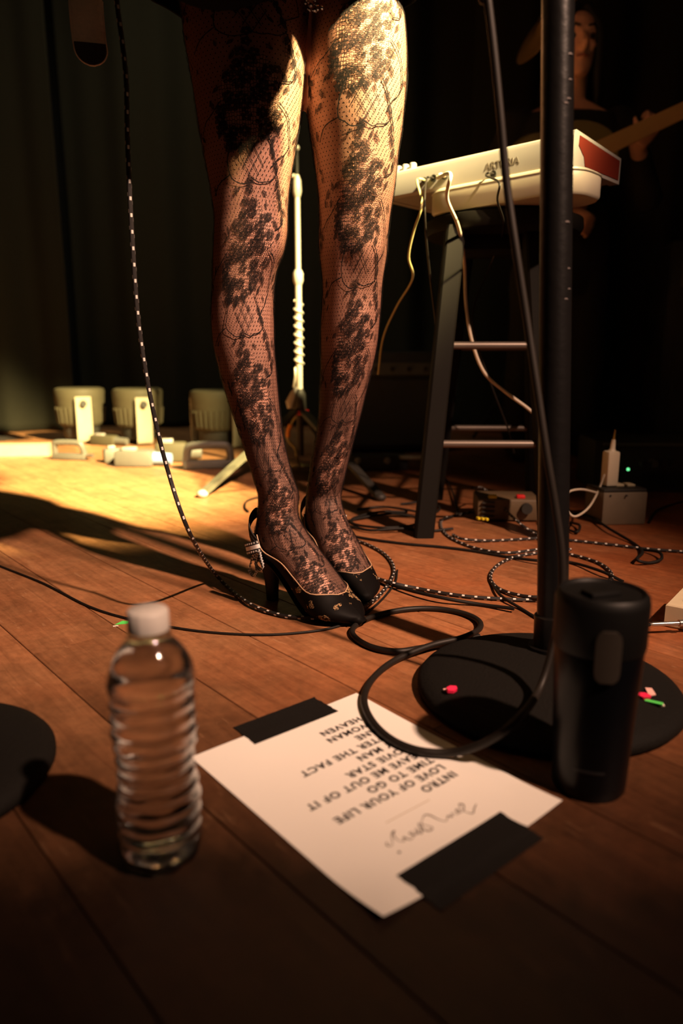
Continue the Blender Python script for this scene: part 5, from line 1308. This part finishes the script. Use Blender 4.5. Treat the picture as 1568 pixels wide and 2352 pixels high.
# ================================================================== RIGHT-HAND GEAR
# beige power box with white charger
bx_c = G(1428, 1207); bx_c.z = 0
yb = 0.10
pb = thing('power_box', bx_c + Vector((0, 0.05, 0)), 'beige metal power box on the boards at right under the white charger', 'power box')
bw = (1475 - 1370) / FPX * (bx_c.y * math.cos(PITCH) + CAM_H * math.sin(PITCH)) 
bh = 0.078
MB().box(bx_c + Vector((0, 0.055, bh / 2 + 0.0005)), (bw, 0.10, bh), rotz(yb), 0.003).build('housing', M['box_beige'], pb)
MB().box(bx_c + Vector((0, 0.055, bh + 0.004)), (bw * 0.98, 0.095, 0.008), rotz(yb), 0.002).build('socket_face', M['par_dark'], pb)
for k in range(2):
    MB().box(bx_c + Vector((0.030 - 0.012 * k * 2.2, 0.055, bh + 0.011)), (0.020, 0.028, 0.006), rotz(yb), 0.002).build('outlet', M['pedal_cream'], pb)
for sx in (-0.3, 0.05):
    MB().cyl(bx_c + Vector((sx * bw, 0.003 , bh * 0.92)), bx_c + Vector((sx * bw, -0.001, bh * 0.92)), 0.0022, None, 8).build('screw', M['par_dark'], pb)
ch_c = bx_c + Vector((-0.020, 0.050, bh + 0.0085))
cg = thing('wall_charger', ch_c, 'white upright charger with brass tip standing on the beige power box', 'charger')
MB().box(ch_c + Vector((0, 0, 0.043)), (0.031, 0.031, 0.084), rotz(0.2), 0.005).build('charger_body', M['charger'], cg)
MB().tube([ch_c + Vector((0.001, 0, 0.082)), ch_c + Vector((0.002, 0, 0.090)), ch_c + Vector((0.003, 0, 0.112))], [0.012, 0.0065, 0.0045], 12).build('strain_relief', M['charger'], cg)
MB().tube([ch_c + Vector((0.003, 0, 0.110)), ch_c + Vector((0.005, 0, 0.135))], [0.0032, 0.0012], 8).build('tip', M['brass'], cg)
MB().tube(spline([ch_c + Vector((-0.016, -0.01, 0.03)), ch_c + Vector((-0.032, -0.02, -0.01)), D(1352, 1165, 1.60), D(1325, 1185, 1.58), D(1308, 1180, 1.58), D(1292, 1150, 1.60), D(1305, 1130, 1.62), D(1335, 1124, 1.64), D(1372, 1132, 1.68)], 8), 0.0024, 8).build('charger_cord', M['white_cable'], cg)
# pedal with yellow and red buttons
pc_ = G(1172, 1200); pc_.z = 0
pe = thing('effect_pedal', pc_ + Vector((0, 0.06, 0)), 'brown pedal with yellow and red buttons behind the stand pole', 'pedal')
MB().box(pc_ + Vector((0.0, 0.06, 0.030)), (0.150, 0.115, 0.052), rotz(-0.08), 0.005).build('housing', M['pedal_brown'], pe)
for x, m in ((-0.042, 'yellow'), (0.026, 'red')):
    MB().box(pc_ + Vector((x, 0.020, 0.060)), (0.020, 0.018, 0.008), rotz(-0.08), 0.002).build('button', M[m], pe)
MB().cyl(pc_ + Vector((0.035, -0.002, 0.036)), pc_ + Vector((0.035, -0.014, 0.036)), 0.013, None, 16).build('dial', M['par_dark'], pe)
for k in range(4): MB().box(pc_ + Vector((-0.055, 0.002, 0.015 + 0.011 * k)), (0.03, 0.006, 0.003), None).build('vent_slot', M['par_dark'], pe, smooth=False)
for k in range(3): MB().box(pc_ + Vector((-0.075 , -0.012, 0.0)) + Vector((-0.006 + 0.009 * k, -0.005 * k, 0.013 + 0.0)), (0.006, 0.010, 0.006), rotz(0.5), 0.001).build('plug_band', M['yellow'], pe)
# cream pedal at the right edge with a jack plug
pl = G(1530, 1440); pl.z = 0
cpd = thing('effect_pedal', pl + Vector((0.06, 0, 0)), 'cream pedal with metal jack plug cut by the right edge', 'pedal')
tl = G(1527, 1387, 0.035); b2 = Vector((0.79, -0.61, 0)); a2 = Vector((0.61, 0.79, 0))
tl = Vector((tl.x, tl.y, 0))
def cpp(i, j, z): return tl + b2 * i + a2 * j + Vector((0, 0, z))
rg = [[cpp(0.001 + e, e, z), cpp(0.13 - e, e, z), cpp(0.13 - e, 0.10 - e, z), cpp(0.001 + e, 0.10 - e, z)] for z, e in ((0.001, 0.001), (0.003, 0), (0.033, 0), (0.035, 0.0015))]
MB().rings(rg).build('housing', M['pedal_cream'], cpd, smooth=False)
MB().lathe([(0.001, 0), (0.010, 0), (0.009, 0.012), (0.001, 0.012)], cpp(0.035, 0.03, 0.035), 20).build('knob', M['par_dark'], cpd, angle=40)
jp = cpp(0.045, -0.002, 0.017); jd = (G(1492, 1434, 0.017) - jp); jl = jd.length; jd.normalize()
MB().cyl(jp + jd * 0.0, jp + jd * 0.006, 0.0085, None, 12).build('socket_nut', M['par_dark'], cpd)
jo = thing('jack_plug', jp + jd * 0.006, 'small metal jack plug stuck in the cream pedal', 'jack plug')
MB().tube([jp + jd * 0.0065, jp + jd * 0.020, jp + jd * 0.020, jp + jd * 0.027, jp + jd * 0.027, jp + jd * (jl - 0.004), jp + jd * jl], [0.0032, 0.0032, 0.0052, 0.0052, 0.0034, 0.0030, 0.0016], 14).build('plug_barrel', M['chrome'], jo, angle=30)
MB().tube(spline([jp + jd * jl, jp + jd * (jl + 0.03) + Vector((0, 0, -0.004)), jp + jd * (jl + 0.08) + Vector((0, 0.01, -0.012))], 6), 0.0028, 8).build('cord', M['rubber'], jo)
# rack / pedalboard with a green light, far right
rk = thing('power_supply', Vector((1.02, 2.15, 0)), 'dark rack unit with a glowing green light behind the charger', 'rack unit')
MB().box((1.02, 2.20, 0.075), (0.52, 0.22, 0.148), rotz(-0.1), 0.004).build('housing', M['amp'], rk)
q = D(1442, 1078, 2.05); MB().ball(q, 0.0042, 10).build('green_light', M['led_green'], rk)
for k in range(4):
    q = D(1482 + 22 * k, 1066, 2.03); MB().cyl(q, q + Vector((0, 0.03, 0)), 0.010, None, 14).build('socket', M['gear_grey'] if k == 1 else M['par_dark'], rk)
MB().box((1.02, 2.085, 0.14), (0.50, 0.01, 0.008), rotz(-0.1)).build('front_rail', M['gear_grey'], rk, smooth=False)
# amplifier behind the right calf and a taller one in the dark
def amp(c, size, yaw, label):
    c = Vector(c); r = thing('amplifier', c, label, 'amplifier')
    MB().box(c + Vector((0, 0, size[2] / 2 + 0.015)), size, rotz(yaw), 0.012).build('cabinet', M['amp'], r)
    f = rotz(yaw) @ Vector((0, -size[1] / 2 - 0.002, 0))
    MB().box(c + f + Vector((0, 0, size[2] * 0.42)), (size[0] * 0.86, 0.008, size[2] * 0.66), rotz(yaw)).build('grille_cloth', M['grille'], r, smooth=False)
    MB().box(c + f + Vector((0, 0, size[2] * 0.86)), (size[0] * 0.86, 0.008, size[2] * 0.12), rotz(yaw)).build('control_panel', M['gear_grey'], r, smooth=False)
    for k in range(5):
        p = c + f + rotz(yaw) @ Vector((-size[0] * 0.32 + size[0] * 0.16 * k, -0.004, size[2] * 0.86)); MB().cyl(p, p + rotz(yaw) @ Vector((0, -0.016, 0)), 0.010, None, 12).build('knob', M['par_dark'], r)
    for sx in (-1, 1):
        for sy in (-1, 1):
            MB().cyl(c + rotz(yaw) @ Vector((sx * size[0] * 0.4, sy * size[1] * 0.38, 0)), c + rotz(yaw) @ Vector((sx * size[0] * 0.4, sy * size[1] * 0.38, 0.018)), 0.014, None, 12).build('foot', M['par_dark'], r)
    return r
amp((0.20, 3.10, 0), (0.42, 0.24, 0.40), 0.05, 'small dark guitar amplifier behind the right calf')
amp((1.75, 3.25, 0), (0.70, 0.34, 0.85), -0.2, 'tall dark amplifier in the shadows at the far right')
# floor wedge unit with two small pale lamps seen right of the shins
fb = G(870, 1082); fb.z = 0
fu = thing('foot_switch', fb, 'low dark foot switch with pale caps behind the right shin', 'foot switch')
MB().box(fb + Vector((0, 0.04, 0.028)), (0.20, 0.10, 0.050), rotz(0.05), 0.006).build('housing', M['amp'], fu)
for x in (-0.075, 0.028): MB().ball(fb + Vector((x, -0.012, 0.038)), 0.0125, 12, (1, 0.7, 1)).build('cap', M['kbd_white'], fu)
MB().box(fb + Vector((0.115, -0.005, 0.050)), (0.09, 0.03, 0.012), rotz(0.05), 0.002).build('side_bar', M['par_yoke'], fu)
# cymbal and drum in the dark behind the stand pole
dk = Vector((0.86, 3.35, 0))
cy = thing('cymbal_stand', dk, 'bronze cymbal on a stand, its edge catching light left of the pole', 'cymbal')
cyc = D(1256, 58, 3.25)
cyR = Vector((-0.80, -0.28, 0.53)).to_track_quat('Z', 'Y').to_matrix()
MB().lathe([(0.008, 0.030), (0.03, 0.028), (0.045, 0.016), (0.12, 0.006), (0.165, 0), (0.165, -0.0015), (0.12, 0.0045), (0.045, 0.0145), (0.03, 0.0265), (0.008, 0.0285)], cyc, 48, cyR).build('cymbal', M['bronze'], cy, angle=50)
MB().tube([Vector((dk.x, dk.y, 0.30)), Vector((dk.x, dk.y, 1.2)), cyc + cyR @ Vector((0, 0, -0.05)), cyc + cyR @ Vector((0, 0, 0.045))], 0.009, 10).build('stand_tube', M['par_dark'], cy)
for k in range(3):
    a = 2 * PI * k / 3 + 0.5
    MB().cyl(Vector((dk.x, dk.y, 0.42)), Vector((dk.x + 0.26 * math.cos(a), dk.y + 0.26 * math.sin(a), 0.008)), 0.008, None, 8).build('stand_leg', M['par_dark'], cy)

# ================================================================== THE GUITARIST IN THE DARK
fc = D(1322, 103, 2.85)          # centre of the face
gz_ = Vector((fc.x, 2.87, 0))
def gb_(x, y, z): return gz_ + Vector((x, y, z))
HZ = fc.z
pb_ = MB()
HPg = head(pb_, gb_(0, 0, HZ), 0.06, 0.0)
limb(pb_, [gb_(0, 0.02, HZ - 0.24), gb_(0, 0.012, HZ - 0.15), gb_(0, 0.0, HZ - 0.07)], [0.062, 0.055, 0.054])
def trg(spec, n=28): return [[gb_(rx * math.cos(2 * PI * k / n), oy + ry * math.sin(2 * PI * k / n), HZ + z) for k in range(n)] for z, rx, ry, oy in spec]
TOR = [(-0.78, 0.150, 0.110, 0.02), (-0.68, 0.165, 0.115, 0.02), (-0.55, 0.150, 0.100, 0.02), (-0.40, 0.165, 0.108, 0.02), (-0.30, 0.190, 0.110, 0.02), (-0.22, 0.170, 0.080, 0.025), (-0.18, 0.080, 0.060, 0.02)]
pb_.rings(trg(TOR))
armR = [gb_(-0.185, 0.02, HZ - 0.25), gb_(-0.27, 0.0, HZ - 0.50), gb_(-0.06, -0.20, HZ - 0.60)]
armL = [gb_(0.185, 0.02, HZ - 0.25), gb_(0.30, -0.02, HZ - 0.52), D(1462, 325, 2.62)]
limb(pb_, armR, [0.052, 0.043, 0.027]); limb(pb_, armL, [0.052, 0.043, 0.027])
hand(pb_, armR[2], (0.9, 0.1, -0.3), (0.2, -0.3, 0.9), (0, 0.9, 0), 0.7)
hand(pb_, armL[2] + Vector((0.0, -0.02, -0.02)), (0.45, -0.1, 0.85), (-0.8, -0.2, 0.4), (0, 0.85, 0.1), 0.95, 0.95)
for sx in (-1, 1):
    limb(pb_, [gb_(0.085 * sx, 0.02, HZ - 0.78), gb_(0.11 * sx, 0.0, 0.48), gb_(0.13 * sx, 0.03, 0.09)], [0.090, 0.062, 0.045])
    limb(pb_, [gb_(0.13 * sx, 0.05, 0.05), gb_(0.14 * sx, -0.04, 0.045), gb_(0.15 * sx, -0.13, 0.032)], [0.042, 0.038, 0.030])
gt = remesh_obj('person', pb_, 0.006, M['skin'], None, 3)
tag(gt, 'guitarist in dark clothes half hidden behind the stand pole in the shadows', 'person')
sh = MB()
sh.rings(trg([(z, rx * 1.07 + 0.006, ry * 1.08 + 0.006, oy) for z, rx, ry, oy in TOR[:-1]] + [(-0.225, 0.130, 0.066, 0.045)]))
limb(sh, [armR[0], armR[1], armR[1] * 0.25 + armR[2] * 0.75], [0.066, 0.054, 0.040]); limb(sh, [armL[0], armL[1], armL[1] * 0.25 + armL[2] * 0.75], [0.066, 0.054, 0.040])
remesh_obj('shirt', sh, 0.008, M['cloth_black'], gt, 3)
tr_ = MB()
tr_.rings(trg([(-0.86, 0.150, 0.112, 0.02), (-0.78, 0.168, 0.125, 0.02), (-0.70, 0.176, 0.125, 0.02)]))
for sx in (-1, 1):
    limb(tr_, [gb_(0.085 * sx, 0.02, HZ - 0.78), gb_(0.11 * sx, 0.0, 0.48), gb_(0.13 * sx, 0.03, 0.10)], [0.102, 0.075, 0.062])
remesh_obj('trousers', tr_, 0.008, M['cloth_black'], gt, 3)
for sx in (-1, 1):
    b_ = MB(); limb(b_, [gb_(0.13 * sx, 0.06, 0.050), gb_(0.14 * sx, -0.04, 0.050), gb_(0.155 * sx, -0.15, 0.040)], [0.049, 0.046, 0.038])
    b_.v = [(x, y, max(0.001, z)) for x, y, z in b_.v]
    b_.build('boot', M['par_dark'], gt)
    MB().ball(HPg(0.033 * sx, -0.076, 0.008), 0.0115, 10, (1.1, 0.6, 0.75)).build('eye', M['eye'], gt)
    MB().tube([HPg(0.014 * sx, -0.092, 0.034), HPg(0.034 * sx, -0.090, 0.040), HPg(0.054 * sx, -0.070, 0.034)], [0.003, 0.004, 0.002], 6).build('eyebrow', M['hair'], gt)
MB().tube([HPg(-0.022, -0.088, -0.060), HPg(0, -0.0965, -0.059), HPg(0.022, -0.088, -0.060)], [0.003, 0.006, 0.003], 8).build('mouth', M['lips'], gt)
hr = MB(); hgr = []
for z, rx, ry, oy in ((-0.26, 0.090, 0.040, 0.085), (-0.16, 0.106, 0.066, 0.060), (-0.05, 0.094, 0.078, 0.046), (0.03, 0.089, 0.088, 0.036), (0.078, 0.082, 0.090, 0.022), (0.112, 0.060, 0.070, 0.014), (0.130, 0.025, 0.030, 0.012)):
    hgr.append([HPg(rx * math.cos(t), oy + ry * math.sin(t), z) for t in [2 * PI * k / 28 for k in range(28)]])
hr.rings(hgr)
for sx in (-1, 1): limb(hr, [HPg(0.02 * sx, -0.05, 0.105), HPg(0.070 * sx, -0.040, 0.04), HPg(0.084 * sx, -0.012, -0.06), HPg(0.095 * sx, -0.005, -0.19)], [0.020, 0.024, 0.024, 0.014], 10)
hr.build('hair', M['hair'], gt, angle=180)
# his guitar
ga0 = D(1392, 338, 2.60); ga1 = D(1575, 252, 2.56)
gx = (ga1 - ga0).normalized(); gn = Vector((0, -1, 0)); gyv = gx.cross(gn).normalized() * -1
def gg(x, y, d): return ga0 + gx * x + gyv * y + gn * d
g2 = thing('electric_guitar', gg(-0.2, 0, 0), 'cream electric guitar with maple neck held by the guitarist in the dark', 'guitar')
o2 = []
for k in range(48):
    t = 2 * PI * k / 48
    o2.append((-0.17 + 0.20 * math.cos(t), (0.150 - 0.02 * math.cos(t)) * math.sin(t) * (1 - 0.18 * math.exp(-((math.cos(t) - 0.1) / 0.3) ** 2))))
MB().rings([[gg(x * s, y * s, d) for x, y in o2] for s, d in ((0.97, -0.02), (1, -0.015), (1, 0.015), (0.97, 0.02))]).build('guitar_body', M['guitar_yellow'], g2, angle=30)
MB().rings([[gg(x, w * s, d) for s, d in ((-1, 0.012), (-0.6, 0.0), (0.6, 0.0), (1, 0.012), (1, 0.026), (-1, 0.026))] for x, w in ((-0.05, 0.028), (0.46, 0.021))]).build('neck', M['maple'], g2, smooth=False)
MB().rings([[gg(x, c + w * s, d) for s, d in ((-1, 0.008), (1, 0.008), (1, 0.022), (-1, 0.022))] for x, w, c in ((0.46, 0.021, 0), (0.50, 0.034, 0.006), (0.62, 0.036, 0.016), (0.65, 0.02, 0.02))]).build('headstock', M['maple'], g2, smooth=False)
for x in (-0.11, -0.20): MB().rings([[gg(x + a * 0.014, b * 0.036, d) for a, b in ((-1, -1), (1, -1), (1, 1), (-1, 1))] for d in (0.019, 0.028)]).build('pickup', M['par_dark'], g2, smooth=False)
for k in range(6): MB().cyl(gg(-0.26, -0.024 + 0.0096 * k, 0.031), gg(0.47, -0.016 + 0.0064 * k, 0.028), 0.0006, None, 5).build('string', M['chrome'], g2)
